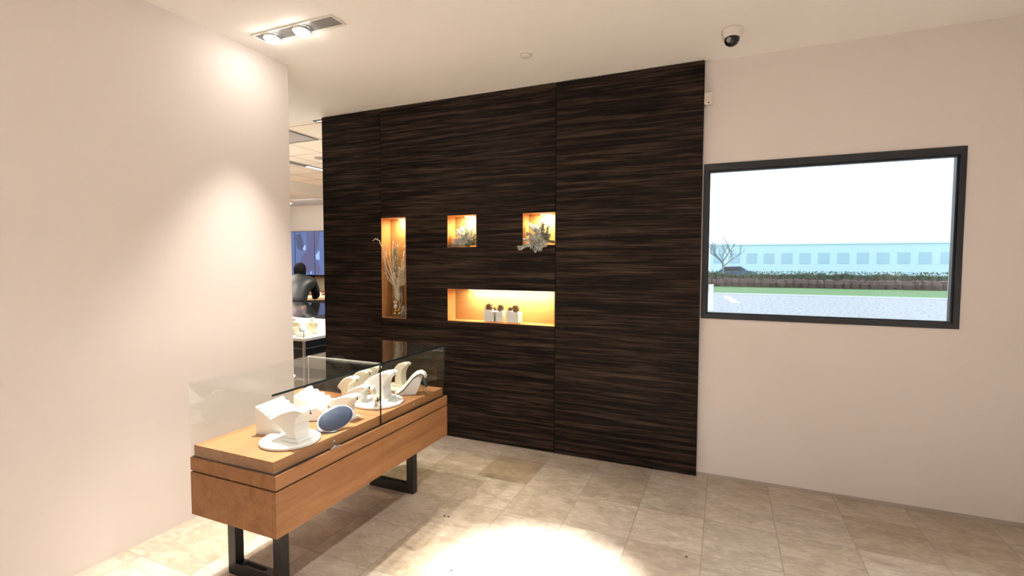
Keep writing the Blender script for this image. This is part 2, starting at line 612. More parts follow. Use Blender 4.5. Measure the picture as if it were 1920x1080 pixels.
t = thing('motion_sensor', (-0.130, 0.045, 2.775), 'small cream box sensor on the white wall beside the top of the dark wall', 'motion sensor')
link('sensor_body', B(-0.030, 0.030, -0.045, 0, -0.040, 0.042), PLAST, t, bevel=0.008)
link('sensor_window', B(-0.022, 0.022, -0.0475, -0.044, -0.020, 0.030), mat('cream_lens', (0.68, 0.64, 0.58), 0.5), t, bevel=0.003)
bm = bmesh.new()
box(bm, -0.006, 0.006, -0.048, -0.044, -0.034, -0.028)
link('indicator', bm, BLACK, t)
for x in (-0.022, 0.014):
    bm = bmesh.new()
    lathe(bm, [(0, -0.052), (0.004, -0.052), (0.004, -0.040), (0, -0.040)], (x, -0.02, 0), 12)
    link('screw', bm, CHROME, t)

# unseen round fixtures: added housings for the fill lamps, plus the key spot's own
dl = None
for i, (x, y) in enumerate(CEIL_FILL + [(KEY.x, KEY.y)]):
    if dl is None:
        dl = thing('downlight', (x, y, H), 'round recessed ceiling downlight outside the picture', 'downlight', 'ceiling downlights outside the picture')
        bm = bmesh.new()
        lathe(bm, [(0.10, -0.004), (0.12, -0.006), (0.122, 0)], (0, 0, 0), 32)
        link('trim_ring', bm, PLAST, dl, smooth=True)
        bm = bmesh.new()
        lathe(bm, [(0, -0.002), (0.10, -0.002), (0.10, -0.0005)], (0, 0, 0), 32)
        link('lamp', bm, LAMPE, dl)
    else:
        c = copy_tree(dl)
        c.location = (x, y, H)

# ------------------------------------------------------------------ niche lamps
NL = (1.0, 0.88, 0.52)


def niche_lamp(x, y, z, w_, d_, label, energy, tilt=0.0):
    t = thing('niche_light', (x, y, z), label, 'light', None)
    link('housing', B(-w_ / 2 - 0.006, w_ / 2 + 0.006, -d_ / 2 - 0.004, d_ / 2 + 0.004, -0.006, 0), PLAST, t, bevel=0.001)
    link('lamp_face', B(-w_ / 2, w_ / 2, -d_ / 2, d_ / 2, -0.0085, -0.006), LAMPN, t)
    light('AREA', 'niche_lamp', (x, y, z - 0.012), energy, NL, (x, y + tilt, z - 0.3), w_, d_)


niche_lamp(-2.85, 0.085, 2.0144, 0.07, 0.03, 'small light strip in the top of the tall narrow niche', 2.6, 0.05)
niche_lamp(-2.11, 0.080, 2.0124, 0.09, 0.03, 'small light strip in the top of the left square niche', 3.6, 0.05)
niche_lamp(-1.385, 0.080, 2.0064, 0.09, 0.03, 'small light strip in the top of the right square niche', 3.6, 0.05)
niche_lamp(-1.72, 0.080, 1.3544, 0.80, 0.02, 'long light strip in the top of the wide low niche', 9.0, 0.05)

# ------------------------------------------------------------------ greenery
random.seed(5)


def sprig(bm, path, nl=0.02, n=60, w_=0.0016, lean=0.9, mi_s=0, mi_n=(1,), stem=0.002):
    pts = [Vector(p) for p in path]
    tube(bm, pts, [stem] * (len(pts) - 1) + [stem * 0.5], 5, mi_s)
    L = [0]
    for a, b in zip(pts, pts[1:]):
        L.append(L[-1] + (b - a).length)
    for k in range(n):
        s_ = L[-1] * (0.06 + 0.94 * (k + random.random()) / n)
        i = 0
        while i < len(pts) - 2 and L[i + 1] < s_:
            i += 1
        f_ = (s_ - L[i]) / max(1e-6, L[i + 1] - L[i])
        p = pts[i].lerp(pts[i + 1], min(1, f_))
        d = (pts[i + 1] - pts[i]).normalized()
        a = Vector((random.uniform(-1, 1), random.uniform(-1, 1), random.uniform(-1, 1)))
        a = (a - d * a.dot(d)).normalized()
        dr = (a + d * lean * random.uniform(0.6, 1.3)).normalized()
        side = dr.cross(Vector((random.uniform(-1, 1), random.uniform(-1, 1), random.uniform(-1, 1)))).normalized()
        ln = nl * random.uniform(0.7, 1.2)
        up_ = dr.cross(side)
        q = [p + side * w_ * 0.5, p - side * w_ * 0.5, p + up_ * w_ * 0.6]
        m1 = [p + dr * ln * 0.6 + v_ for v_ in (side * w_, -side * w_, up_ * w_)]
        tip = p + dr * ln
        A = [bm.verts.new(v_) for v_ in q]
        C = [bm.verts.new(v_) for v_ in m1]
        T = bm.verts.new(tip)
        mi = random.choice(mi_n)
        for j in range(3):
            j2 = (j + 1) % 3
            bm.faces.new((A[j], A[j2], C[j2], C[j])).material_index = mi
            bm.faces.new((C[j], C[j2], T)).material_index = mi


def curve(a, b, bend, n=6):
    a, b, bend = Vector(a), Vector(b), Vector(bend)
    return [a.lerp(b, i / n) + bend * math.sin(PI * i / n) for i in range(n + 1)]


GM = [mat('stem_dark', (0.10, 0.085, 0.055), 0.8), FROST, mat('pale_frost', (0.90, 0.91, 0.94), 0.8), FROST2]


def spray(name, loc, tips, label, root=(0, 0, 0), limit=None):
    t = thing(name, loc, label, 'greenery')
    for (x, y, z, kind) in tips:
        bm = bmesh.new()
        d = Vector((x, y, z)) - Vector(root)
        pth = curve(root, (x, y, z), Vector((random.uniform(-0.012, 0.012), random.uniform(-.008, .008), 0.012)))
        if kind == 'f':
            sprig(bm, pth, 0.030, 260, 0.0034, 0.9, 0, (2, 2, 1, 1, 3), 0.004)
        elif kind == 'g':
            sprig(bm, pth, 0.024, 180, 0.0026, 1.0, 0, (3, 3, 1), 0.003)
        else:
            sprig(bm, pth, 0.026, 180, 0.0026, 1.0, 0, (1, 3, 0, 0), 0.003)
        if limit:
            x0, x1, z0 = limit
            for v_ in bm.verts:
                v_.co.y = min(v_.co.y, ND - 0.006 - loc[1])
                if v_.co.y + loc[1] > -0.005:
                    v_.co.x = min(max(v_.co.x, x0 - loc[0]), x1 - loc[0])
                    v_.co.z = max(v_.co.z, z0 - loc[2])
        link('sprig', bm, GM, t)
    return t


# left square niche: x -2.298..-2.004, z 1.731..
spray('frosted_spray', (-2.08, 0.07, 1.748),
      [(-0.20, -0.02, -0.006, 'f'), (-0.225, 0.0, 0.006, 'f'), (-0.17, -0.03, 0.045, 'f'), (-0.150, -0.02, 0.125, 'f'), (-0.10, -0.05, 0.06, 'f'),
       (-0.115, 0.01, 0.15, 'f'), (-0.07, -0.02, 0.165, 'g'), (-0.02, 0.01, 0.14, 'f'), (0.03, 0.0, 0.10, 'g'), (0.055, 0.0, 0.05, 'd'),
       (0.05, -0.03, 0.02, 'd'), (-0.04, -0.055, 0.10, 'f'), (-0.08, -0.06, 0.02, 'f'), (0.0, -0.06, 0.03, 'd'), (-0.03, -0.05, 0.0, 'd')],
      'frosted fir spray lying wholly inside the left square niche', limit=(-2.29, -2.012, 1.7335))
spray('frosted_spray', (-1.385, 0.05, 1.762),
      [(-0.20, -0.075, -0.045, 'f'), (-0.16, -0.05, 0.02, 'f'), (-0.15, -0.02, 0.075, 'f'), (-0.135, 0.0, 0.145, 'f'), (-0.09, 0.01, 0.135, 'f'),
       (-0.055, 0.0, 0.155, 'g'), (-0.025, 0.0, 0.12, 'f'), (-0.01, -0.02, 0.155, 'd'), (0.025, 0.0, 0.13, 'd'), (0.05, -0.03, 0.06, 'g'),
       (0.09, 0.0, 0.0, 'g'), (-0.06, -0.07, -0.06, 'f'), (-0.02, -0.07, -0.05, 'f'), (-0.10, -0.07, -0.03, 'f'), (-0.04, -0.075, 0.03, 'f'),
       (-0.09, -0.06, 0.05, 'f'), (0.02, -0.07, -0.02, 'f'), (0.03, -0.03, 0.06, 'd')],
      'frosted fir spray spilling over the front edge of the right square niche', limit=(-1.560, -1.283, 1.740))

# ------------------------------------------------------------------ tall niche: vase and branches
VX, VY, VZ = -2.903, 0.078, 1.0637
t = thing('glass_vase', (VX, VY, VZ), 'tall clear cylinder vase holding baubles and branches in the tall niche', 'vase')
bm = bmesh.new()
lathe(bm, [(0, 0), (0.060, 0), (0.062, 0.004), (0.062, 0.30), (0.0595, 0.302), (0.0575, 0.30), (0.0575, 0.014), (0, 0.012)], (0, 0, 0), 40)
link('vase_body', bm, glass_mat('vase_glass', (0.97, 0.98, 0.97)), t, smooth=True)
OR = [(-0.022, -0.020, 0.150, 0.019, 'silver'), (0.010, -0.030, 0.147, 0.019, 'gold'), (-0.004, -0.026, 0.108, 0.027, 'silver'), (0.026, -0.022, 0.072, 0.018, 'gold'),
      (-0.004, -0.028, 0.066, 0.014, 'gold'), (-0.018, -0.022, 0.036, 0.020, 'gold'), (0.015, 0.02, 0.09, 0.022, 'gold'), (0.012, 0.010, 0.036, 0.020, 'silver')]
ODESC = ['small silver bauble at the top left of the pile in the vase', 'gold bauble at the top right of the pile in the vase',
         'large silver bauble in the middle of the vase', 'gold bauble at the lower right in the vase',
         'smallest gold bauble below the large silver one', 'gold bauble low at the left on the vase bottom',
         'gold bauble at the back of the vase', 'silver bauble at the back on the vase bottom']
for (x, y, z, r, k), lab in zip(OR, ODESC):
    t = thing('bauble', (VX + x, VY + y, VZ + z), lab, 'bauble', 'baubles in the glass vase')
    bm = bmesh.new()
    ball(bm, (0, 0, 0), r, seg=20)
    link('ball', bm, GOLD if k == 'gold' else SILVER, t, smooth=True)
    bm = bmesh.new()
    lathe(bm, [(0.004, r * 0.96), (0.004, r + 0.004), (0, r + 0.005)], (0, 0, 0), 10)
    link('cap', bm, GOLD, t)


def pts3(*a):
    return [(x - VX, y - VY, z - VZ) for x, y, z in a]


NB = [
    pts3((-2.885, 0.075, 1.18), (-2.918, 0.07, 1.36), (-2.985, 0.055, 1.48), (-3.008, 0.035, 1.56), (-3.006, 0.0, 1.66), (-3.000, -0.035, 1.74), (-3.008, -0.055, 1.80), (-3.04, -0.07, 1.815), (-3.075, -0.075, 1.800)),
    pts3((-2.890, 0.075, 1.16), (-2.915, 0.07, 1.35), (-3.002, 0.05, 1.43), (-3.012, 0.04, 1.52), (-3.015, 0.02, 1.60)),
    pts3((-2.88, 0.08, 1.17), (-2.93, 0.08, 1.37), (-2.972, 0.085, 1.46), (-2.985, 0.08, 1.60), (-3.000, 0.075, 1.70)),
    pts3((-2.895, 0.08, 1.34), (-2.935, 0.08, 1.46), (-2.965, 0.085, 1.52), (-2.962, 0.09, 1.62), (-2.968, 0.09, 1.72), (-2.962, 0.09, 1.80)),
    pts3((-2.87, 0.07, 1.17), (-2.845, 0.07, 1.25), (-2.862, 0.07, 1.33), (-2.905, 0.07, 1.38)),
    pts3((-2.89, 0.07, 1.2), (-2.93, 0.06, 1.38), (-2.985, 0.05, 1.44), (-3.016, 0.03, 1.50)),
    pts3((-2.93, 0.05, 1.40), (-2.96, 0.05, 1.50), (-2.995, 0.04, 1.62), (-3.003, 0.03, 1.69)),
    pts3((-3.004, 0.0, 1.66), (-2.985, 0.0, 1.71), (-2.975, 0.0, 1.77)),
    pts3((-2.962, 0.088, 1.55), (-2.94, 0.085, 1.60), (-2.925, 0.08, 1.65)),
]
t = thing('frosted_branch', (VX, VY, VZ), 'bare frosted twisting branch rising left from the vase and out of the niche', 'branch')
for pth in NB:
    bm = bmesh.new()
    n = len(pth)
    pp = []
    for i in range(n - 1):
        a, b = Vector(pth[i]), Vector(pth[i + 1])
        for k in range(4):
            j = Vector((random.uniform(-1, 1), random.uniform(-1, 1), random.uniform(-1, 1))) * (0.0015 if (i or k) else 0)
            pp.append(a.lerp(b, k / 4) + j)
    pp.append(Vector(pth[-1]))
    tube(bm, pp, [0.0062 - 0.0030 * i / len(pp) for i in range(len(pp))], 6)
    for i in range(3, len(pp) - 1, 3):   # buds and spurs
        p = pp[i]
        d = Vector((random.uniform(-1, 1), random.uniform(-0.6, 0.4), random.uniform(0, 1))).normalized()
        tube(bm, [p, p + d * 0.011, p + d * 0.018 + Vector((0, 0, 0.005))], [0.0028, 0.002, 0.001], 5)
    for v_ in bm.verts:
        v_.co.y = min(v_.co.y, ND - 0.008 - VY)
        if v_.co.y + VY > 0.0:
            v_.co.x = max(v_.co.x, -3.027 - VX)
    link('twig', bm, TWIG, t, smooth=True)

t = thing('green_sprig', (VX, VY, VZ), 'upright green frosted sprig behind the bare branch in the tall niche', 'greenery')
for a, b in (((-0.01, 0.01, 0.2), (-0.02, 0.02, 0.70)), ((-0.012, 0.012, 0.45), (-0.048, 0.018, 0.66))):
    bm = bmesh.new()
    sprig(bm, curve(a, b, (-0.01, 0, 0), 8), 0.026, 260, 0.0026, 1.2, 0, (3, 3, 1))
    for v_ in bm.verts:
        v_.co.y = min(v_.co.y, ND - 0.008 - VY)
    link('sprig', bm, GM, t)
t = thing('cream_plume', (VX, VY, VZ), 'cream needle plume leaning right out of the vase in the tall niche', 'greenery')
for b, kk in (((0.10, 0.0, 0.69), 0.026), ((0.125, -0.01, 0.56), 0.028), ((0.045, -0.02, 0.47), 0.028), ((0.08, 0.01, 0.62), 0.026), ((0.12, -0.01, 0.42), 0.026), ((0.10, -0.02, 0.50), 0.028), ((-0.03, -0.02, 0.42), 0.022)):
    bm = bmesh.new()
    sprig(bm, curve((0.0, 0.0, 0.12), b, (-0.012, 0, 0), 8), kk, 300, 0.0028, 1.3, 0, (1, 1, 2))
    for v_ in bm.verts:
        if v_.co.z < 0.31:
            v_.co.x = max(min(v_.co.x, 0.035), -0.035)
            v_.co.y = max(min(v_.co.y, 0.03), -0.03)
        v_.co.y = min(v_.co.y, ND - 0.008 - VY)
        v_.co.x = min(v_.co.x, -2.752 - VX)
    link('plume_stem', bm, [TWIG, CREAMN, mat('pale_cream', (0.86, 0.82, 0.70), 0.8)], t)


def pine_cone(name, loc, h, r, m_, label, group=None, rot=(0, 0, 0), n=60, cat='pine cone'):
    t = thing(name, loc, label, cat, group)
    t.rotation_euler = rot
    bm = bmesh.new()
    lathe(bm, [(0, 0), (r * 0.5, h * 0.1), (r * 0.55, h * 0.4), (r * 0.3, h * 0.8), (0, h)], (0, 0, 0), 12)
    link('core', bm, mat('cone_core', (0.06, 0.035, 0.02), 0.9), t)
    bm = bmesh.new()
    for k in range(n):
        f_ = k / n
        a = k * 2.39996
        z = h * (0.02 + 0.93 * f_)
        rr = r * (math.sin(PI * min(0.97, 0.22 + 0.72 * f_)) ** 0.7)
        d = Vector((math.cos(a), math.sin(a), 0))
        s_ = Vector((-math.sin(a), math.cos(a), 0))
        lift = 0.25 + 0.9 * f_
        out = (d + Vector((0, 0, lift))).normalized()
        p0 = Vector((0, 0, z)) + d * rr * 0.3
        ln = rr * 0.85
        wd = r * 0.20
        A = [p0 - s_ * wd * 0.4, p0 + s_ * wd * 0.4, p0 + out * ln * 0.8 + s_ * wd, p0 + out * ln, p0 + out * ln * 0.8 - s_ * wd]
        th = Vector((0, 0, r * 0.09)) - d * r * 0.03
        lo = [bm.verts.new(q) for q in A]
        hi = [bm.verts.new(q + th) for q in A]
        bm.faces.new(lo[::-1]); bm.faces.new(hi)
        for j in range(5):
            bm.faces.new((lo[j], lo[(j + 1) % 5], hi[(j + 1) % 5], hi[j]))
    link('scales', bm, m_, t)
    return t


pine_cone('pine_cone', (-2.815, 0.045, 1.0637), 0.115, 0.028, CONEF, 'frosted pine cone standing beside the tall vase', n=80)

# ------------------------------------------------------------------ wide niche: three glass jars with white fill and cones


def jar(x, y, sx, sy, label, rz=0):
    z = 1.0687
    h = 0.126
    t = thing('glass_jar', (x, y, z), label, 'jar', 'white filled jars in the wide niche', rz)
    bm = bmesh.new()
    for (a, b, c, d) in ((-sx, sx, -sy, -sy + .003), (-sx, sx, sy - .003, sy), (-sx, -sx + .003, -sy + .003, sy - .003), (sx - .003, sx, -sy + .003, sy - .003)):
        box(bm, a, b, c, d, 0.010, h)
    box(bm, -sx, sx, -sy, sy, 0, 0.010)
    link('jar_body', bm, GLASS, t)
    bm = bmesh.new()
    n = 10
    q = 0.0036
    for i in range(n + 1):
        for j in range(n + 1):
            u, v_ = i / n, j / n
            zt = 0.100 + 0.008 * math.sin(u * 5 + x * 30) + 0.004 * math.cos(v_ * 6)
            bm.verts.new((-sx + q + (2 * sx - 2 * q) * u, -sy + q + (2 * sy - 2 * q) * v_, zt))
    bm.verts.ensure_lookup_table()
    for i in range(n):
        for j in range(n):
            a = i * (n + 1) + j
            bm.faces.new((bm.verts[a], bm.verts[a + n + 1], bm.verts[a + n + 2], bm.verts[a + 1]))
    r_ = bmesh.ops.extrude_face_region(bm, geom=bm.faces[:])
    for v_ in r_['geom']:
        if isinstance(v_, bmesh.types.BMVert):
            v_.co.z = 0.0105
    bmesh.ops.recalc_face_normals(bm, faces=bm.faces[:])
    link('white_fill', bm, SAND, t)


jar(-1.888, 0.058, 0.052, 0.050, 'leftmost glass jar of white fill, topped by the largest cone')
jar(-1.793, 0.050, 0.036, 0.036, 'narrow glass jar of white fill, the middle one of three')
jar(-1.662, 0.056, 0.058, 0.050, 'rightmost glass jar of white fill, standing apart from the other two')
JC = [(-1.905, 0.050, 0.095, 0.064, 0.040, 'largest brown pine cone, on the leftmost white jar'),
      (-1.852, 0.055, 0.102, 0.028, 0.016, 'tiny brown pine cone on the right side of the leftmost jar'),
      (-1.795, 0.046, 0.095, 0.058, 0.034, 'brown pine cone on the narrow middle jar'),
      (-1.697, 0.050, 0.103, 0.034, 0.022, 'small brown pine cone on the left side of the rightmost jar'),
      (-1.640, 0.050, 0.095, 0.058, 0.038, 'brown pine cone on the right side of the rightmost jar')]
for i, (x, y, z, h_, r_, lab) in enumerate(JC):
    pine_cone('pine_cone', (x, y, 1.065 + z + 0.003), h_, r_, mat('cone_light', (0.17, 0.105, 0.06), 0.8), lab, 'pine cones on the white jars', (R(8 * (-1) ** i), R(12 if i == 4 else 4), i), n=46)

# ------------------------------------------------------------------ glass display case
CX = -1.80
YF, YN, YS = -0.878, -2.32, -1.583      # far end, near end, joint between the two glass bays
t = thing('display_case', (-2.08, -1.6, 0), 'long glass topped cherry wood jewellery case on black steel legs', 'display case')
ox, oy = -2.08, -1.6


def CB(x0, x1, y0, y1, z0, z1):
    return B(x0 - ox, x1 - ox, y0 - oy, y1 - oy, z0, z1)


XB = -2.352
link('apron', CB(XB - 0.006, CX + 0.010, YN, YF + 0.014, 0.5835, 0.6485), CASEW, t, bevel=0.0015)
link('recess_strip', CB(XB + 0.004, CX - 0.002, YN + 0.006, YF + 0.002, 0.6485, 0.6525), GAP, t)
link('recess_strip', CB(XB, CX + 0.002, YN + 0.01, YF + 0.006, 0.576, 0.5835), GAP, t)
for (a, b) in ((YN, YS - 0.001), (YS + 0.001, YF + 0.014)):
    link('front_panel', CB(CX - 0.010, CX + 0.010, a, b, 0.365, 0.576), CASEW, t, bevel=0.0012)
link('end_panel', CB(XB - 0.006, CX - 0.0105, YF - 0.006, YF + 0.014, 0.365, 0.576), CASEW, t)
link('end_panel', CB(XB - 0.006, CX - 0.0105, YN, YN + 0.02, 0.365, 0.576), CASEW, t)
link('back_panel', CB(XB - 0.006, XB + 0.012, YN + 0.021, YF - 0.007, 0.365, 0.576), CASEW, t)
link('bottom_board', CB(XB + 0.013, CX - 0.011, YN + 0.021, YF - 0.007, 0.372, 0.388), CASEW, t)
for k, (a, b) in enumerate(((YN + 0.010, YS - 0.0015), (YS + 0.0015, YF - 0.010))):
    dk = link('deck', CB(XB + 0.010, CX - 0.0125, a, b, 0.653, 0.707), CASEW, t, bevel=0.001)
    ly, lz = ((-1.938, 0.676), (-1.233, 0.677))[k]
    bm = bmesh.new()
    lathe(bm, [(0, 0.0025), (0.0055, 0.0025), (0.0085, 0.001), (0.009, 0)], (0, 0, 0), 20)
    box(bm, -0.004, 0.004, -0.001, 0.001, 0.002, 0.0032)
    bmesh.ops.transform(bm, matrix=Matrix.Translation((CX - 0.0125 - ox, ly - oy, lz)) @ Matrix.Rotation(R(90), 4, 'Y'), verts=bm.verts)
    lk = link('lock', bm, CHROME, dk, smooth=False)
# glass panes
gt = 0.006
for (a, b) in ((YN, YS - 0.003), (YS + 0.003, YF)):
    link('front_pane', CB(CX - gt, CX, a, b, 0.6525, 1.006), GLASS, t)
    link('back_pane', CB(XB, XB + gt, a, b, 0.6525, 1.006), GLASS, t)
    tp = link('top_pane', CB(XB, CX, a, b, 1.0065, 1.0145), GLASS, t)
    bm = bmesh.new()
    for q in ((CX, CX + 0.0012, a, b, 1.0045, 1.0145),):
        box(bm, q[0] - ox, q[1] - ox, q[2] - oy, q[3] - oy, q[4], q[5])
    link('glass_edge', bm, EDGE, tp)
ep = link('end_pane', CB(XB + gt + 0.001, CX - gt - 0.001, YF - gt, YF, 0.6525, 1.006), GLASS, t)
link('end_pane', CB(XB + gt + 0.001, CX - gt - 0.001, YN, YN + gt, 0.6525, 1.006), GLASS, t)
link('glass_edge', CB(CX - gt, CX + 0.0008, YF, YF + 0.0015, 0.6525, 1.0145), EDGE, ep)
link('glass_joint', CB(CX - 0.005, CX + 0.001, YS - 0.003, YS + 0.003, 0.6525, 1.0145), GAP, t)
link('glass_joint', CB(XB, CX - 0.0055, YS - 0.0012, YS + 0.0012, 1.0065, 1.015), mat('clear_silicone', (0.55, 0.55, 0.52), 0.3), t)
link('glass_joint', CB(XB, XB + 0.004, YS - 0.002, YS + 0.002, 0.6525, 1.006), mat('clear_silicone', (0.55, 0.55, 0.52), 0.3), t)
# chrome finger pull under the near glass
bm = bmesh.new()
pl = []
for i in range(13):
    f_ = i / 12
    pl.append((f_ * 0.075 - 0.0375, 0.0105 * math.sin(PI * f_) ** 0.6 * (1.2 - 0.6 * f_) * 0.8))
pts = [(y, z) for y, z in pl] + [(y, -z * 0.6) for y, z in pl[::-1][1:-1]]
prism(bm, [(y + (-1.950 - oy), z + 0.655) for y, z in pts], 'x', CX + 0.001 - ox, CX + 0.014 - ox)
link('finger_pull', bm, CHROME, t, bevel=0.001)
# steel leg frames
for ly in (-1.09, -2.18):
    bm = bmesh.new()
    z1 = 0.365
    for x0, x1 in ((-1.982, -1.927), (-2.30, -2.245)):
        box(bm, x0 - ox, x1 - ox, ly - oy, ly + 0.048 - oy, 0.055 if False else 0.0, z1)
    box(bm, -2.245 - ox, -1.982 - ox, ly - oy, ly + 0.048 - oy, 0, 0.062)
    lf = link('leg_frame', bm, BLACK, t, bevel=0.002)
    bm = bmesh.new()
    prism(bm, [(-2.20 - ox + 0.012 * math.cos(a) * (1) + (0.13 if math.cos(a) > 0 else 0), ly + 0.024 - oy + 0.012 * math.sin(a)) for a in [k * PI / 8 + 0.001 for k in range(16)]], 'z', 0.0615, 0.0632)
    link('cable_slot', bm, mat('slot_black', (0.001, 0.001, 0.001), 0.9), lf)

# ------------------------------------------------------------------ jewellery stands in the case
DZ = 0.7072


def ramp_stand(x, y, s, label, rz=0, base='square', m_=LEATHER, wid=0.075, pendant=True, ramp=1.0, tall=1.0, gem=GEM, group='jewellery display stands in the glass case', ofs=0.0):
    t = thing('necklace_stand', (x, y, DZ), label, 'display stand', group, rz)
    bz = 0.0
    if base == 'disc':
        bm = bmesh.new()
        lathe(bm, [(0, 0), (0.125 * s, 0), (0.13 * s, 0.004), (0.13 * s, 0.013), (0.125 * s, 0.017), (0, 0.017)], (0, 0, 0), 48)
        link('base_disc', bm, m_, t, smooth=False)
        bz = 0.017
    bm = bmesh.new()
    q = 0.052 * s
    kids = []
    box(bm, -q * 1.15, q, -wid * 0.62, wid * 0.62, bz, bz + 0.014 * s)
    kids.append(link('plinth', bm, m_, t, bevel=0.002))
    bz += 0.014 * s
    T = 0.135 * s * tall
    # side outline: concave front under an overhanging lip, display ramp sloping to the back
    out = [(0.030 * s, 0), (0.022 * s, T * 0.25), (0.022 * s, T * 0.5), (0.034 * s, T * 0.72), (0.056 * s, T * 0.86), (0.070 * s, T * 0.93), (0.066 * s, T * 1.0),
           (0.040 * s, T * 1.03), (0.0, T * 0.97), (-0.045 * s * ramp, T * 0.80), (-0.085 * s * ramp, T * 0.58), (-0.088 * s * ramp, T * 0.50), (-0.052 * s * ramp, T * 0.36), (-0.038 * s, T * 0.15), (-0.036 * s, 0)]
    bm = bmesh.new()
    n = len(out)
    sec = []
    for k, wy in enumerate((-1, -0.92, 0.92, 1)):
        ins = 0.004 * s if k in (0, 3) else 0
        cx_, cz_ = 0.0, T * 0.5
        ring = []
        for u, v_ in out:
            du, dv = u - cx_, v_ - cz_
            L = math.hypot(du, dv) or 1
            vz = v_ - dv / L * ins if v_ > 0.001 else 0
            ring.append(bm.verts.new((u - du / L * ins, wy * wid / 2 * (1.0 + 0.18 * (v_ / T)), bz + vz)))
        sec.append(ring)
    for a, b in zip(sec, sec[1:]):
        for i in range(n):
            bm.faces.new((a[i], b[i], b[(i + 1) % n], a[(i + 1) % n]))
    bm.faces.new(sec[0][::-1]); bm.faces.new(sec[-1])
    bmesh.ops.recalc_face_normals(bm, faces=bm.faces[:])
    kids.append(link('padded_body', bm, m_, t, bevel=0.0015, smooth=False))
    if pendant:
        bm = bmesh.new()
        for sg in (-1, 1):
            tube(bm, [(-0.07 * s * ramp, sg * wid * 0.38, bz + T * 0.70), (-0.02 * s, sg * wid * 0.30, bz + T * 0.945), (0.03 * s, sg * wid * 0.18, bz + T * 1.045), (0.068 * s, sg * 0.004, bz + T * 1.005), (0.073 * s, 0, bz + T * 0.9)], 0.0011, 5)
        kids.append(link('chain', bm, SILVER, t))
        bm = bmesh.new()
        ball(bm, (0.074 * s, 0, bz + T * 0.85), 0.0042, seg=10, sz=1.5)
        ball(bm, (0.0735 * s, 0.0, bz + T * 0.92), 0.003, seg=8)
        kids.append(link('pendant', bm, gem, t))
    for o in kids:
        o.location.x += ofs
    return t


def ring_tray(x, y, sx, sy, h, label, rz=0, cols=7, rows=5, m_=LEATHER):
    """sloping tray of puffy ring rolls"""
    t = thing('ring_tray', (x, y, DZ), label, 'ring tray', 'jewellery display stands in the glass case', rz)
    bm = bmesh.new()
    prism(bm, [(-sx, 0), (sx, 0), (sx, h * 0.35), (-sx, h)], 'y', -sy, sy)
    link('tray_wedge', bm, m_, t, bevel=0.003)
    bm = bmesh.new()
    for i in range(rows):
        for j in range(cols):
            u = (i + 0.5) / rows
            px_ = -sx + 2 * sx * u
            pz = h + (h * 0.35 - h) * u
            py = -sy + 2 * sy * (j + 0.5) / cols
            ball(bm, (px_, py, pz), sy / cols * 0.92, seg=10)
    link('ring_rolls', bm, m_, t, smooth=True)
    return t


ramp_stand(-1.955, -2.085, 1.08, 'white ramp stand on a round white base, nearest in the case', base='disc', wid=0.09, ramp=1.4, ofs=0.055)
ring_tray(-2.14, -1.975, 0.075, 0.10, 0.145, 'white tray of puffy ring rolls behind the nearest ramp stand', rz=R(10))
ring_tray(-2.15, -1.72, 0.085, 0.11, 0.145, 'white tray of puffy ring rolls in the middle of the near bay', rz=R(25), cols=8)
ramp_stand(-1.945, -1.690, 0.92, 'white ramp stand with square base just behind the navy oval pad', base='square', wid=0.07, ramp=1.6)
ramp_stand(-1.965, -1.345, 1.10, 'tall white ramp stand with broad lip on the big round base', base=None, wid=0.09, ramp=1.2, tall=1.1, rz=R(6)).location.z = DZ + 0.020
ramp_stand(-2.07, -1.43, 0.80, 'lower white ramp stand at the left of the big round base', base=None, wid=0.07, ramp=1.2, rz=R(4))
ramp_stand(-2.075, -1.01, 0.9, 'ivory ramp stand with hanging pendant farthest along the case', base='disc', m_=IVORY, wid=0.06, ramp=0.7, tall=1.25)
ramp_stand(-2.20, -1.40, 0.95, 'ivory ramp stand in the back row left of the glass joint', base='square', m_=IVORY, wid=0.05, ramp=0.8, tall=1.1)
ramp_stand(-2.21, -1.27, 1.0, 'ivory ramp stand in the back row just right of the joint', base='square', m_=IVORY, wid=0.05, ramp=0.8, tall=1.15)
ramp_stand(-2.23, -1.14, 1.0, 'ivory ramp stand in the back row behind the tall white one', base='square', m_=IVORY, wid=0.05, ramp=0.8, tall=1.15)

t = thing('round_base', (-1.985, -1.375, DZ), 'large round white display base straddling beside the glass joint', 'display base')
bm = bmesh.new()
lathe(bm, [(0, 0), (0.150, 0), (0.155, 0.004), (0.155, 0.014), (0.150, 0.019), (0, 0.019)], (0, 0, 0), 56)
link('disc', bm, LEATHER, t)
bm = bmesh.new()
lathe(bm, [(0, 0.0192), (0.128, 0.0192), (0.128, 0.0202), (0, 0.0202)], (0, 0, 0), 56)
link('inset_pad', bm, mat('pale_pad', (0.72, 0.74, 0.72), 0.5), t)

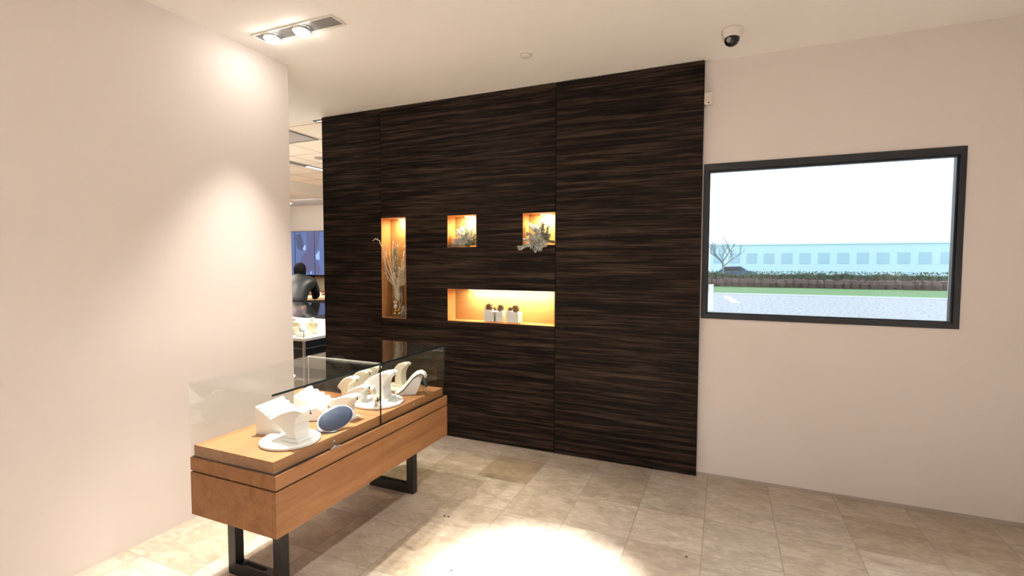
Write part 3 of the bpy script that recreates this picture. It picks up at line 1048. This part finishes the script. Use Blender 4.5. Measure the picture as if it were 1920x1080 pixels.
# curled ivory leaf with ear drops on the big base
t = thing('earring_stand', (-1.905, -1.492, DZ + 0.0193), 'small curled ivory earring stand at the left of the big round base', 'display stand')
bm = bmesh.new()
pr = [(-0.020, 0.125), (-0.024, 0.10), (-0.012, 0.075), (0.006, 0.05), (0.012, 0.03), (0.006, 0.012), (-0.004, 0.0)]
A, C = [], []
for i, (u, v_) in enumerate(pr):
    hw = 0.010 + 0.016 * math.sin(PI * (i + 0.6) / 7.2)
    for lst, off_ in ((A, 0.0), (C, 0.006)):
        lst.append([bm.verts.new((u - off_, -hw, v_)), bm.verts.new((u - off_, hw, v_))])
for i in range(len(pr) - 1):
    bm.faces.new((A[i][0], A[i + 1][0], A[i + 1][1], A[i][1]))
    bm.faces.new((C[i][0], C[i][1], C[i + 1][1], C[i + 1][0]))
    bm.faces.new((A[i][0], C[i][0], C[i + 1][0], A[i + 1][0]))
    bm.faces.new((A[i][1], A[i + 1][1], C[i + 1][1], C[i][1]))
bm.faces.new((A[0][0], A[0][1], C[0][1], C[0][0])); bm.faces.new((A[-1][0], C[-1][0], C[-1][1], A[-1][1]))
link('leaf', bm, IVORY, t, smooth=True)
bm = bmesh.new()
for y_ in (-0.012, 0.012):
    ball(bm, (0.018, y_, 0.055), 0.005, seg=8)
    ball(bm, (0.019, y_, 0.042), 0.0065, seg=8, sz=1.3)
link('earrings', bm, GEM, t)


# navy oval pad leaning on its easel
t = thing('oval_pad', (-1.868, -1.868, DZ), 'navy blue oval display pad with white rim leaning in the near bay', 'display pad', rz=R(0))
bm = bmesh.new()
lathe(bm, [(0, 0.010), (0.080, 0.010), (0.094, 0.006), (0.097, 0), (0.094, -0.004), (0, -0.004)], (0, 0, 0), 48, sy=0.60)
rot = Matrix.Rotation(R(6), 4, 'Z') @ Matrix.Rotation(R(38), 4, 'X')
TM = Matrix.Translation((0.0, 0.0, 0.062)) @ Matrix.Rotation(R(65), 4, 'Z') @ Matrix.Rotation(R(62), 4, 'X') @ Matrix.Rotation(R(14), 4, 'Z')
bmesh.ops.transform(bm, matrix=TM, verts=bm.verts)
link('pad', bm, NAVY, t, smooth=True)
bm = bmesh.new()
lathe(bm, [(0.0, -0.010), (0.094, -0.010), (0.1005, -0.006), (0.1005, -0.0015), (0.096, 0.001), (0, 0.0)], (0, 0, 0), 48, sy=0.60)
bmesh.ops.transform(bm, matrix=TM, verts=bm.verts)
link('white_rim', bm, LEATHER, t, smooth=True)
bm = bmesh.new()
lathe(bm, [(0, 0), (0.062, 0), (0.062, 0.006), (0, 0.006)], (-0.03, -0.03, 0), 40, sy=0.62)
link('easel_foot', bm, NAVY, t)
bm = bmesh.new()
lathe(bm, [(0, 0.006), (0.056, 0.006), (0.056, 0.008), (0, 0.008)], (-0.03, -0.03, 0), 40, sy=0.58)
link('foot_cover', bm, LEATHER, t)

# white S curved bust ramp at the far end of the case
t = thing('curved_bust_ramp', (-1.922, -1.105, DZ), 'white curving bust ramp curling over at the far right of the case', 'display stand', rz=R(30))
pr = [(-0.105, 0.004, 0.020), (-0.088, 0.012, 0.034), (-0.055, 0.038, 0.046), (-0.022, 0.078, 0.050), (0.010, 0.118, 0.052), (0.040, 0.142, 0.052), (0.066, 0.148, 0.050), (0.086, 0.136, 0.044), (0.094, 0.116, 0.036)]
bm = bmesh.new()
rows = []
for i, (u, v_, hw) in enumerate(pr):
    a = Vector(pr[max(0, i - 1)][:2]); b = Vector(pr[min(len(pr) - 1, i + 1)][:2])
    d = (b - a).normalized(); nn = Vector((-d.y, d.x))
    th = 0.011
    ring = []
    for k in range(9):
        f_ = -1 + 2 * k / 8
        ring.append(bm.verts.new((u + nn.x * th * (1 - abs(f_) ** 3 * 0.8), f_ * hw, v_ + nn.y * th * (1 - abs(f_) ** 3 * 0.8))))
    for k in range(9):
        f_ = 1 - 2 * k / 8
        ring.append(bm.verts.new((u - nn.x * 0.003, f_ * hw, v_ - nn.y * 0.003 if v_ > 0.006 else 0.001)))
    rows.append(ring)
for a, b in zip(rows, rows[1:]):
    n = len(a)
    for i in range(n):
        bm.faces.new((a[i], b[i], b[(i + 1) % n], a[(i + 1) % n]))
bm.faces.new(rows[0][::-1]); bm.faces.new(rows[-1])
bmesh.ops.recalc_face_normals(bm, faces=bm.faces[:])
link('ramp', bm, LEATHER, t, smooth=True)
bm = bmesh.new()
prism(bm, [(-0.095, 0.0), (-0.02, 0.0), (0.03, 0.0), (0.050, 0.045), (0.070, 0.108), (0.045, 0.125), (0.012, 0.104), (-0.020, 0.064), (-0.055, 0.024)], 'y', -0.034, 0.034)
link('side_cheek', bm, mat('pale_cheek', (0.70, 0.69, 0.66), 0.5), t, bevel=0.002)
bm = bmesh.new()
lathe(bm, [(0, -0.006), (0.030, -0.006), (0.034, 0), (0.030, 0.006), (0, 0.006)], (0, 0, 0), 28)
bmesh.ops.transform(bm, matrix=Matrix.Translation((0.088, 0.0, 0.072)) @ Matrix.Rotation(R(70), 4, 'Y'), verts=bm.verts)
link('navy_back_pad', bm, NAVY, t, smooth=True)
bm = bmesh.new()
tube(bm, [(0.056, 0.0, 0.062), (0.104, 0.0, 0.003)], 0.006, 8)
link('prop_foot', bm, mat('tan_prop', (0.40, 0.24, 0.12), 0.5), t)
bm = bmesh.new()
for k in range(4):
    a = 0.050 + k * 0.014
    tube(bm, [(a, -0.050 + k * 0.002, 0.146 - k * 0.004), (a + 0.012, -0.052 + k * 0.003, 0.130 - k * 0.006), (a + 0.010, -0.050, 0.112)], 0.0015, 5)
link('bangles', bm, SILVER, t)

# ------------------------------------------------------------------ showroom seen past the left end of the dark wall


def troffer(name, x0, x1, y0, y1, z, label, emis, cat='ceiling light', strg=6, boxm=None):
    cx_, cy_ = (x0 + x1) / 2, (y0 + y1) / 2
    t = thing(name, (cx_, cy_, z), label, cat)
    hx, hy = (x1 - x0) / 2, (y1 - y0) / 2
    bm = bmesh.new()
    for q in ((-hx, hx, -hy, -hy + .02), (-hx, hx, hy - .02, hy), (-hx, -hx + .02, -hy + .02, hy - .02), (hx - .02, hx, -hy + .02, hy - .02)):
        box(bm, *q, -0.01, 0)
    link('frame', bm, boxm or GREYM, t)
    link('diffuser', B(-hx + .02, hx - .02, -hy + .02, hy - .02, -0.006, -0.002), emis, t)
    return t


troffer('ceiling_grille', -4.97, -4.455, 0.165, 0.67, H + 0.004, 'grey square ceiling panel beyond the left end of the dark wall', mat('grille_grey', (0.42, 0.38, 0.38), 0.6), 'ceiling vent')
troffer('slot_light', -5.905, -5.785, 1.20, 1.80, H + 0.004, 'dark part of the narrow slot light in the tiled ceiling', mat('slot_dark', (0.30, 0.27, 0.26), 0.5), 'ceiling light')
troffer('slot_light', -5.905, -5.785, 1.80, 2.6, H + 0.004, 'glowing part of the narrow slot light in the tiled ceiling', mat('slot_glow', (1, 1, 1), 0.5, emit=(1, 0.96, 0.9), estr=5), 'ceiling light')
troffer('slot_light', -3.93, -3.80, 0.06, 0.12, H + 0.004, 'small bright light corner where the dark wall meets the tiled ceiling', mat('slot_glow', (1, 1, 1)), 'ceiling light')
bm = bmesh.new()
lathe(bm, [(0, -0.006), (0.085, -0.006), (0.095, 0)], (-5.23, 1.49, H + 0.004), 28)
prop(link('ceiling_speaker', bm, mat('speaker_grey', (0.36, 0.30, 0.27), 0.7), smooth=True), 'round grey ceiling speaker in the tiled ceiling', 'speaker')
# bright cove along the top of the far wall
light('AREA', 'cove_lamp', (-8.6, 3.6, 2.83), 9, NEUT, (-8.6, 4.4, 1.6), 2.0, 0.2)
for (x, y) in ((-5.2, 2.8), (-4.6, 0.9), (-6.4, 0.9), (-7.8, 2.2)):
    light('AREA', 'showroom_lamp', (x, y, 2.84 if x < -7 else 3.0), 200, WARM, (x, y, 0), 0.5, spread=R(100))
t = thing('track_light', (-8.30, 3.7, 2.877), 'small brass coloured lamp under the lowered ceiling by the far wall', 'ceiling light')
bm = bmesh.new(); lathe(bm, [(0, 0), (0.06, 0), (0.07, -0.06), (0, -0.06)], (0, 0, 0), 20)
link('lamp_body', bm, GOLD, t)
bm = bmesh.new(); lathe(bm, [(0, -0.061), (0.06, -0.061), (0.06, -0.07), (0, -0.07)], (0, 0, 0), 20)
link('lamp', bm, LAMPE, t)

# video wall on the far wall: upright panels, cool picture of joined hands
SX = [(-9.630, -9.038), (-9.034, -8.452), (-8.448, -7.866)]
SC = [mat('screen_blue', (0.02, 0.02, 0.03), 0.3, emit=(0.13, 0.18, 0.38), estr=1.0),
      mat('screen_grey', (0.02, 0.02, 0.03), 0.3, emit=(0.085, 0.10, 0.19), estr=1.0),
      mat('screen_mauve', (0.02, 0.02, 0.03), 0.3, emit=(0.125, 0.125, 0.24), estr=1.0),
      mat('screen_white', (0.02, 0.02, 0.03), 0.3, emit=(0.40, 0.55, 0.95), estr=1.0)]
LAB = ['blue lit video screen at the far left behind the person', 'video screen showing mauve shapes above the person in black', 'narrow visible video screen beside the edge of the dark wall']
SH = [[], [(1, [(0.02, 0.92), (0.30, 0.98), (0.46, 0.70), (0.38, 0.55), (0.10, 0.62)]),
           (2, [(0.60, 0.98), (0.98, 0.98), (0.98, 0.45), (0.66, 0.50), (0.62, 0.78)]),
           (2, [(0.30, 0.40), (0.60, 0.55), (0.98, 0.50), (0.98, 0.10), (0.50, 0.03), (0.20, 0.03), (0.30, 0.22)]),
           (3, [(0.40, 0.60), (0.52, 0.56), (0.58, 0.62), (0.52, 0.70)]),
           (3, [(0.06, 0.24), (0.28, 0.25), (0.16, 0.14), (0.06, 0.12)]),
           (3, [(0.78, 0.02), (0.86, 0.02), (0.83, 0.10)])],
      [(2, [(0.02, 0.98), (0.30, 0.98), (0.16, 0.60), (0.02, 0.52)]), (3, [(0.04, 0.45), (0.24, 0.56), (0.24, 0.34), (0.08, 0.36)]),
       (2, [(0.02, 0.30), (0.14, 0.32), (0.3, 0.1), (0.3, 0.02), (0.02, 0.02)])]]
for (x0, x1), lab, shp in zip(SX, LAB, SH):
    zc0, zc1 = 1.30, 2.283
    t = thing('video_screen', ((x0 + x1) / 2, 4.6, zc0 - 0.03), lab, 'screen', 'upright screens of the video wall')
    hw = (x1 - x0) / 2
    hh = zc1 - zc0
    link('screen_housing', B(-hw, hw, -0.07, 0, -0.03, hh + 0.045), BLACK, t)
    im = link('picture', B(-hw + 0.008, hw - 0.008, -0.072, -0.070, 0.045, hh + 0.034), SC[0], t)
    for mi, poly in shp:
        bm = bmesh.new()
        W_, H_ = 2 * (hw - 0.008), hh - 0.011
        prism(bm, [(-hw + 0.008 + u * W_, 0.045 + v_ * H_) for u, v_ in poly], 'y', -0.0728 - 0.0004 * mi, -0.0721)
        link('picture_shape', bm, SC[mi], im)

# front glass case of the showroom
fx, fy = -4.17, 0.115
t = thing('glass_counter', (fx, fy, 0), 'black based glass jewellery counter seen left of the dark wall', 'display case')
L_, D_ = 1.9, 1.5
link('base', B(-L_, 0, 0.0, D_, 0.0, 0.645), mat('black_lacquer', (0.010, 0.010, 0.011), 0.25), t)
link('rail', B(-L_, 0.006, -0.006, D_, 0.645, 0.66), mat('steel_line', (0.12, 0.11, 0.10), 0.3, 0.6), t)
link('rail', B(-L_, 0.003, -0.003, D_, 0.66, 0.735), mat('black_lacquer', (0.01, 0.01, 0.011)), t)
link('deck', B(-L_, 0.004, -0.004, D_, 0.735, 0.765), mat('deck_white', (0.75, 0.71, 0.64), 0.5), t)
link('corner_post', B(-0.012, 0.010, -0.010, 0.012, 0.0, 0.735), mat('steel_post', (0.35, 0.30, 0.25), 0.4, 0.5), t)
link('side_glass', B(-0.006, 0, 0.0, D_, 0.765, 0.994), GLASS, t)
link('front_glass', B(-L_, -0.007, 0, 0.006, 0.765, 0.994), GLASS, t)
link('top_glass', B(-L_, 0, 0, D_, 0.994, 1.0), GLASS, t)
link('glass_edge', B(-0.004, 0.002, -0.002, 0.002, 0.765, 1.0), mat('glass_edge2', (0.10, 0.13, 0.12), 0.2), t)


def bust(x, y, z, s, label, rz=0, m_=IVORY, neck=True):
    t = thing('necklace_bust', (x, y, z), label, 'necklace bust', 'necklace busts in the far counter', rz)
    bm = bmesh.new()
    prof = [(0.0, 0.052), (0.02, 0.056), (0.07, 0.060), (0.115, 0.066), (0.14, 0.060), (0.155, 0.036), (0.165, 0.026), (0.185, 0.024)]
    sec = []
    for zz, hw in prof:
        d = 0.022 if zz < 0.15 else 0.014
        lean = zz * 0.12
        sec.append([bm.verts.new((hw * s * math.cos(a), (d * math.sin(a) - 0.0 + lean) * s, zz * s)) for a in [k * 2 * PI / 20 for k in range(20)]])
    for a, b in zip(sec, sec[1:]):
        for i in range(20):
            bm.faces.new((a[i], a[(i + 1) % 20], b[(i + 1) % 20], b[i]))
    bm.faces.new(sec[0][::-1]); bm.faces.new(sec[-1])
    link('bust_form', bm, m_, t, smooth=True)
    if neck:
        bm = bmesh.new()
        for k in range(15):
            a = PI * k / 14
            ball(bm, (0.042 * s * math.cos(a), (-0.014 - 0.018 * math.sin(a)) * s + 0.008 * s, (0.148 - 0.075 * math.sin(a)) * s), 0.0055 * s, seg=8)
        link('beads', bm, GOLD, t)
    return t


bust(-4.36, 0.42, 0.765, 1.0, 'cream necklace bust with gold beads next to the dark wall edge', rz=R(40))
bust(-4.50, 0.30, 0.765, 1.05, 'cream necklace bust at the left in the far counter', rz=R(40))
t = thing('jewellery_riser', (-4.29, 0.235, 0.765), 'low cream riser block between the two necklace busts', 'riser')
link('block', B(-0.07, 0.05, -0.06, 0.06, 0, 0.045), LEATHER, t, bevel=0.004)
link('pad', B(-0.055, 0.035, -0.045, 0.045, 0.045, 0.055), IVORY, t, bevel=0.003)
bm = bmesh.new()
prism(bm, [(-0.05, 0.055), (0.02, 0.055), (0.02, 0.07), (-0.03, 0.11), (-0.05, 0.10)], 'y', -0.03, 0.03)
link('wedge', bm, LEATHER, t, bevel=0.003)

# wooden cabinet with a mirror and a black pedestal with a bust
t = thing('wood_cabinet', (-8.1, 4.35, 0), 'tan wooden wall cabinet under the video screens', 'cabinet')
link('cabinet_body', B(-0.9, 0.75, -0.20, 0.24, 0, 0.92), wood('tan_cabinet', (0.50, 0.30, 0.16), (0.38, 0.21, 0.10), 'X'), t)
link('cabinet_top', B(-0.92, 0.77, -0.22, 0.245, 0.92, 0.95), mat('cab_top', (0.62, 0.42, 0.25), 0.4), t)
t = thing('framed_mirror', (-8.02, 4.22, 0.95), 'tilted wood framed counter mirror below the video screens', 'mirror', rz=R(0))
bm = bmesh.new()
holed_slab(bm, -0.16, 0.20, 0.0, 0.34, [(-0.125, 0.165, 0.035, 0.305)], -0.012, 0.012)
bmesh.ops.transform(bm, matrix=Matrix.Rotation(R(-8), 4, 'X') , verts=bm.verts)
link('mirror_frame', bm, mat('mirror_wood', (0.25, 0.11, 0.05), 0.4), t)
bm = B(-0.125, 0.165, -0.004, 0.004, 0.035, 0.305)
bmesh.ops.transform(bm, matrix=Matrix.Rotation(R(-8), 4, 'X'), verts=bm.verts)
link('mirror_glass', bm, mat('mirror_glass', (0.85, 0.74, 0.55), 0.25, 0.6), t)
t = thing('black_pedestal', (-7.38, 3.60, 0), 'black round pedestal table at the edge of the dark wall', 'pedestal')
bm = bmesh.new()
lathe(bm, [(0, 0), (0.16, 0), (0.16, 0.02), (0.03, 0.04), (0.03, 0.78), (0.14, 0.80), (0.15, 0.83), (0.0, 0.83)], (0, 0, 0), 32)
link('pedestal_body', bm, BLACK, t, smooth=False)
b_ = bust(-7.40, 3.58, 0.83, 0.95, 'small white necklace bust standing on the black pedestal', neck=False, m_=LEATHER)
b_['group'] = 'busts on pedestals'

# low orange wood counter behind the glass case
t = thing('low_counter', (-3.10, -0.78, 0), 'low orange wood counter seen through the left end of the glass case', 'counter')
link('counter_body', B(-0.42, 0.20, -0.20, 0.22, 0.06, 0.43), wood('orange_counter', (0.72, 0.30, 0.10), (0.60, 0.24, 0.08), 'Z'), t)
link('counter_plinth', B(-0.40, 0.18, -0.18, 0.20, 0.0, 0.06), BLACK, t)
link('counter_top', B(-0.43, 0.21, -0.21, 0.23, 0.43, 0.45), wood('orange_counter', (0.72, 0.30, 0.10), (0.6, 0.24, 0.08)), t, bevel=0.002)

# ------------------------------------------------------------------ person leaning over a counter
HAIR = mat('black_hair', (0.0022, 0.0018, 0.0018), 0.8, spec=0.05)
JACK = mat('black_satin_jacket', (0.0025, 0.0027, 0.003), 0.5, spec=0.10)
SKIN = mat('skin', (0.42, 0.24, 0.17), 0.5)
t = thing('person', (-6.25, 1.90, 0), 'person with dark hair in a shiny black jacket bending over the counter', 'person', rz=R(-50))


def skin_body(name, verts, edges, m_, parent, root=0, sub=2):
    me = bpy.data.meshes.new(name)
    me.from_pydata([v[0] for v in verts], edges, [])
    me.materials.append(m_)
    o = bpy.data.objects.new(name, me)
    col.objects.link(o)
    o.parent = parent
    o.modifiers.new('skin', 'SKIN')
    o.modifiers['skin'].use_smooth_shade = True
    for i, v in enumerate(verts):
        r_ = v[1]
        me.skin_vertices[0].data[i].radius = r_ if isinstance(r_, tuple) else (r_, r_)
        me.skin_vertices[0].data[i].use_root = (i == root)
    s_ = o.modifiers.new('sub', 'SUBSURF')
    s_.levels = sub
    s_.render_levels = sub
    return o


# leaning towards -x (left) and a little away
Vt = [((0, 0, 0.88), (0.15, 0.13)), ((-0.07, 0.02, 1.00), (0.15, 0.13)), ((-0.16, 0.03, 1.15), (0.17, 0.14)), ((-0.27, 0.04, 1.27), (0.18, 0.13)), ((-0.37, 0.04, 1.33), (0.08, 0.08)), ((-0.42, 0.04, 1.37), (0.055, 0.055)), ((-0.47, 0.04, 1.42), (0.09, 0.09)), ((-0.49, 0.04, 1.48), (0.085, 0.085)),
      ((0.0, -0.10, 0.80), 0.095), ((0.02, -0.11, 0.46), 0.065), ((0.05, -0.11, 0.10), 0.045), ((-0.08, -0.12, 0.045), 0.04),
      ((0.0, 0.10, 0.80), 0.095), ((0.0, 0.12, 0.46), 0.065), ((0.03, 0.12, 0.10), 0.045), ((-0.10, 0.13, 0.045), 0.04),
      ((-0.30, -0.19, 1.25), 0.065), ((-0.38, -0.24, 1.05), 0.048), ((-0.55, -0.20, 1.00), 0.035), ((-0.62, -0.19, 1.00), (0.038, 0.018)),
      ((-0.30, 0.25, 1.25), 0.065), ((-0.40, 0.29, 1.05), 0.048), ((-0.57, 0.25, 1.00), 0.035), ((-0.64, 0.24, 1.00), (0.038, 0.018))]
Et = [(0, 1), (1, 2), (2, 3), (3, 4), (4, 5), (5, 6), (6, 7), (0, 8), (8, 9), (9, 10), (10, 11), (0, 12), (12, 13), (13, 14), (14, 15), (3, 16), (16, 17), (17, 18), (18, 19), (3, 20), (20, 21), (21, 22), (22, 23)]
skin_body('body', Vt, Et, SKIN, t)
Jv = [((0.02, 0, 0.86), (0.19, 0.17)), ((-0.05, 0.02, 1.00), (0.19, 0.16)), ((-0.14, 0.03, 1.15), (0.20, 0.165)), ((-0.25, 0.04, 1.27), (0.205, 0.155)), ((-0.36, 0.04, 1.335), (0.10, 0.10)),
      ((-0.30, -0.20, 1.25), 0.088), ((-0.38, -0.25, 1.05), 0.072), ((-0.53, -0.205, 1.00), 0.052), ((-0.30, 0.26, 1.25), 0.088), ((-0.40, 0.30, 1.05), 0.072), ((-0.55, 0.255, 1.00), 0.052)]
Je = [(0, 1), (1, 2), (2, 3), (3, 4), (3, 5), (5, 6), (6, 7), (3, 8), (8, 9), (9, 10)]
jk = skin_body('jacket', Jv, Je, JACK, t)
bm = bmesh.new()
lathe(bm, [(0, -0.15), (0.060, -0.145), (0.098, -0.10), (0.112, -0.03), (0.112, 0.02), (0.095, 0.07), (0.055, 0.105), (0, 0.118)], (-0.462, 0.045, 1.475), 24, 0, 1.0, 0.88)
link('hair', bm, HAIR, t, smooth=True)
Tv = [((0.0, 0.0, 0.84), (0.17, 0.15)), ((0.01, -0.10, 0.76), 0.115), ((0.03, -0.11, 0.46), 0.085), ((0.055, -0.11, 0.10), 0.07), ((0.0, 0.10, 0.76), 0.115), ((0.0, 0.12, 0.46), 0.085), ((0.035, 0.12, 0.10), 0.07)]
skin_body('trousers', Tv, [(0, 1), (1, 2), (2, 3), (0, 4), (4, 5), (5, 6)], mat('dark_trousers', (0.02, 0.02, 0.024), 0.8), t)
for sy_ in (-0.115, 0.125):
    bm = bmesh.new()
    prism(bm, [(-0.20, 0.0), (0.10, 0.0), (0.11, 0.06), (0.03, 0.09), (-0.10, 0.075), (-0.20, 0.04)], 'y', sy_ - 0.045, sy_ + 0.045)
    link('shoe', bm, BLACK, t, bevel=0.012)
# satin sash with a lilac sheen at the hem
bm = bmesh.new()
for k in range(9):
    a0 = R(-100 + k * 16)
    a1 = a0 + R(15)
    p = [(0.215 * math.cos(a0), 0.20 * math.sin(a0)), (0.215 * math.cos(a1), 0.20 * math.sin(a1))]
    q0 = [bm.verts.new((p[0][0] * s_ + 0.0, p[0][1] * s_, z)) for s_, z in ((1.0, 0.86), (0.93, 0.72 + 0.02 * (k % 3)))]
    q1 = [bm.verts.new((p[1][0] * s_ * 1.0 + 0.0, p[1][1] * s_, z)) for s_, z in ((1.02, 0.86 + 0.03 * (k % 2)), (0.97, 0.74))]
    bm.faces.new((q0[0], q1[0], q1[1], q0[1]))
bmesh.ops.solidify(bm, geom=bm.faces[:], thickness=0.006)
link('lilac_lining', bm, mat('lilac_satin', (0.45, 0.25, 0.42), 0.25), t)
t = thing('dark_counter', (-7.02, 2.82, 0), 'dark counter the person in black leans over', 'counter', rz=R(-50))
link('counter_body', B(-0.35, 0.33, -0.8, 0.8, 0, 0.93), mat('dark_counter', (0.03, 0.028, 0.027), 0.4), t)
link('counter_top', B(-0.37, 0.35, -0.82, 0.82, 0.93, 0.97), mat('counter_top_wood', (0.30, 0.18, 0.10), 0.4), t)

# ------------------------------------------------------------------ outdoors through the window
GRASS = mat('lawn', (0.10, 0.20, 0.07), 0.9)
ASPH = mat('asphalt', (0.28, 0.30, 0.34), 0.9)
tt = NT(ASPH)
c_ = tt.ramp(tt.noise(tt.pos(), 9, 5, 0.7), [(0.38, (0.16, 0.13, 0.13)), (0.52, (0.36, 0.38, 0.42))])
tt.l(c_, tt.b.inputs['Base Color'])
prop(link('ground', B(-12, 30, 0.3, 23.4, -0.15, 0.0), ASPH), kind='structure')
prop(link('ground', B(-30, 50, 23.7, 110, -0.12, 0.02), GRASS), kind='structure')
prop(link('trim_1', B(-12, 30, 23.4, 23.7, -0.1, 0.08), mat('kerb', (0.55, 0.56, 0.58), 0.8)), kind='structure')
bm = bmesh.new()
prism(bm, [(-0.05, 22.6), (0.22, 22.6), (0.62, 18.0), (0.32, 18.0)], 'z', 0.001, 0.006)
prop(link('parking_line', bm, mat('white_line', (0.8, 0.82, 0.85), 0.8)), 'white painted parking line on the asphalt outside the window', 'parking line')
t = thing('white_bollard', (-0.385, 14.0, 0), 'short white post outside at the left edge of the window', 'post')
link('post_body', B(-0.075, 0.065, -0.07, 0.07, 0, 0.85), mat('white_post', (0.78, 0.80, 0.82), 0.6), t, bevel=0.01)
link('post_cap', B(-0.085, 0.075, -0.08, 0.08, 0.85, 0.885), mat('white_post', (0.8, 0.8, 0.8)), t, bevel=0.01)


def bushes(name, x0, x1, y, h, d, m1, m2, label, n=900, seed=3, cat='hedge'):
    rnd = random.Random(seed)
    t = thing(name, ((x0 + x1) / 2, y, 0.02), label, cat)
    bm = bmesh.new()
    cx_ = (x0 + x1) / 2
    segs = int((x1 - x0) / 0.45)
    for k in range(segs):
        u = x0 - cx_ + (k + 0.5) * (x1 - x0) / segs
        hh = h * rnd.uniform(0.86, 1.0)
        lathe(bm, [(0.0, 0.0), (0.30, 0.02), (0.34, hh * 0.5), (0.26, hh * 0.85), (0, hh * 0.95)], (u, rnd.uniform(-0.1, 0.1) * d, 0), 10, 0, 1.1, d / 0.6)
    link('branches', bm, m1, t)
    bm = bmesh.new()
    for k in range(n):
        u = rnd.uniform(x0 - cx_, x1 - cx_)
        v = rnd.uniform(-d * 0.6, d * 0.6)
        z = rnd.uniform(0.05, h)
        p = Vector((u, v, z))
        a = Vector((rnd.uniform(-1, 1), rnd.uniform(-1, 1), rnd.uniform(-0.3, 1))).normalized() * 0.09
        b = a.cross(Vector((0.3, 0.5, 0.8))).normalized() * 0.045
        vs = [bm.verts.new(q) for q in (p, p + a * 0.5 + b, p + a, p + a * 0.5 - b)]
        bm.faces.new(vs)
    link('leaves', bm, m2, t)
    return t


bushes('shrub_bank', -2.2, 20, 33.2, 0.62, 1.2, mat('brown_shrub', (0.10, 0.065, 0.06), 0.9), mat('brown_shrub_leaf', (0.15, 0.09, 0.085), 0.9), 'low brown shrub bank beyond the lawn outside the window', 6500)
bushes('clipped_hedge', -2.4, 21, 35.2, 1.02, 1.3, mat('hedge_core', (0.03, 0.05, 0.025), 0.9), mat('hedge_leaf', (0.06, 0.10, 0.04), 0.9), 'dark green hedge standing behind the brown shrubs outside', 7500, 8)

t = thing('bare_tree', (-0.08, 38.0, 0), 'leafless branching tree behind the hedge outside the window', 'tree')
rnd = random.Random(11)
bm = bmesh.new()


def grow(p, d, ln, r, depth):
    pts_ = [p]
    q = p
    for k in range(3):
        d = (d + Vector((rnd.uniform(-.16, .16), rnd.uniform(-.16, .16), rnd.uniform(-0.02, .14)))).normalized()
        q = q + d * ln / 3
        pts_.append(q)
    tube(bm, pts_, [r, r * 0.85, r * 0.75, r * 0.62], 5)
    if depth:
        for k in range(3 if depth > 1 else 3):
            a = rnd.uniform(0, 2 * PI)
            nd = (d * 0.75 + Vector((math.cos(a) * 0.8, math.sin(a) * 0.8, 0.35))).normalized()
            grow(q if k else pts_[2], nd, ln * rnd.uniform(0.62, 0.85), r * 0.60, depth - 1)


grow(Vector((0, 0, 0)), Vector((0.02, 0, 1)), 1.75, 0.10, 0)
for a in (2.6, 3.6, 0.5, 5.2, 1.5):
    grow(Vector((0, 0, 1.3 + 0.1 * a)), Vector((math.cos(a) * 0.9, math.sin(a) * 0.6, 0.75)).normalized(), 0.85, 0.055, 3)
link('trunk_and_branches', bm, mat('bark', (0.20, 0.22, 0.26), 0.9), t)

t = thing('pale_building', (2.0, 60, 0), 'pale blue flat roofed building far behind the tree', 'building')
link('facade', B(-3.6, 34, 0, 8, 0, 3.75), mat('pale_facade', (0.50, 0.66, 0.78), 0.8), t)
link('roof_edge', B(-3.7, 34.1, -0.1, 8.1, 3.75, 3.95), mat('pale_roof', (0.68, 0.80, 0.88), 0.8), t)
for k in range(20):
    link('window', B(-3.2 + k * 1.8, -2.1 + k * 1.8, -0.03, 0, 1.6, 2.8), mat('far_window', (0.34, 0.50, 0.62), 0.3), t)
t = thing('parked_car', (0.7, 46.0, 0), 'blue parked car half hidden by the hedge outside', 'car')
bm = bmesh.new()
prism(bm, [(-1.9, 0.3), (-1.9, 0.75), (-1.2, 0.88), (-0.7, 1.32), (0.7, 1.36), (1.3, 0.95), (2.0, 0.82), (2.05, 0.3)], 'y', -0.8, 0.8)
link('car_body', bm, mat('car_blue', (0.06, 0.12, 0.25), 0.3), t, bevel=0.08)
bm = bmesh.new()
prism(bm, [(-1.0, 0.9), (-0.62, 1.26), (0.6, 1.29), (1.05, 0.95)], 'y', -0.81, 0.81)
link('car_windows', bm, mat('car_glass', (0.03, 0.04, 0.05), 0.1), t)
for x in (-1.25, 1.3):
    for y in (-0.78, 0.62):
        bm = bmesh.new()
        lathe(bm, [(0, 0), (0.2, 0), (0.32, 0.02), (0.32, 0.16), (0, 0.16)], (0, 0, 0), 24)
        bmesh.ops.transform(bm, matrix=Matrix.Translation((x, y + 0.16, 0.34)) @ Matrix.Rotation(R(90), 4, 'X'), verts=bm.verts)
        link('wheel', bm, mat('tyre', (0.02, 0.02, 0.02), 0.8), t)

# ------------------------------------------------------------------ crumbs on the floor
for i, (x, y) in enumerate([(-0.153, -1.101), (-1.262, -1.71), (-1.581, -1.253), (-1.551, -1.251)]):
    bm = bmesh.new()
    ball(bm, (0, 0, 0.003), 0.006, seg=7, sz=0.5)
    for v_ in bm.verts:
        v_.co.x *= 1.0 + 0.5 * math.sin(i + v_.co.y * 900)
    o = link('crumb', bm, mat('crumb', (0.06, 0.04, 0.03), 0.9))
    o.location = (x, y, 0)
    prop(o, ['dark crumb on the tile at the lower right of the floor', 'dark crumb at the left rim of the bright pool of light',
             'small dark crumb on the tile in front of the case leg', 'second small crumb beside the one before the case leg'][i], 'crumb', 'crumbs on the floor')
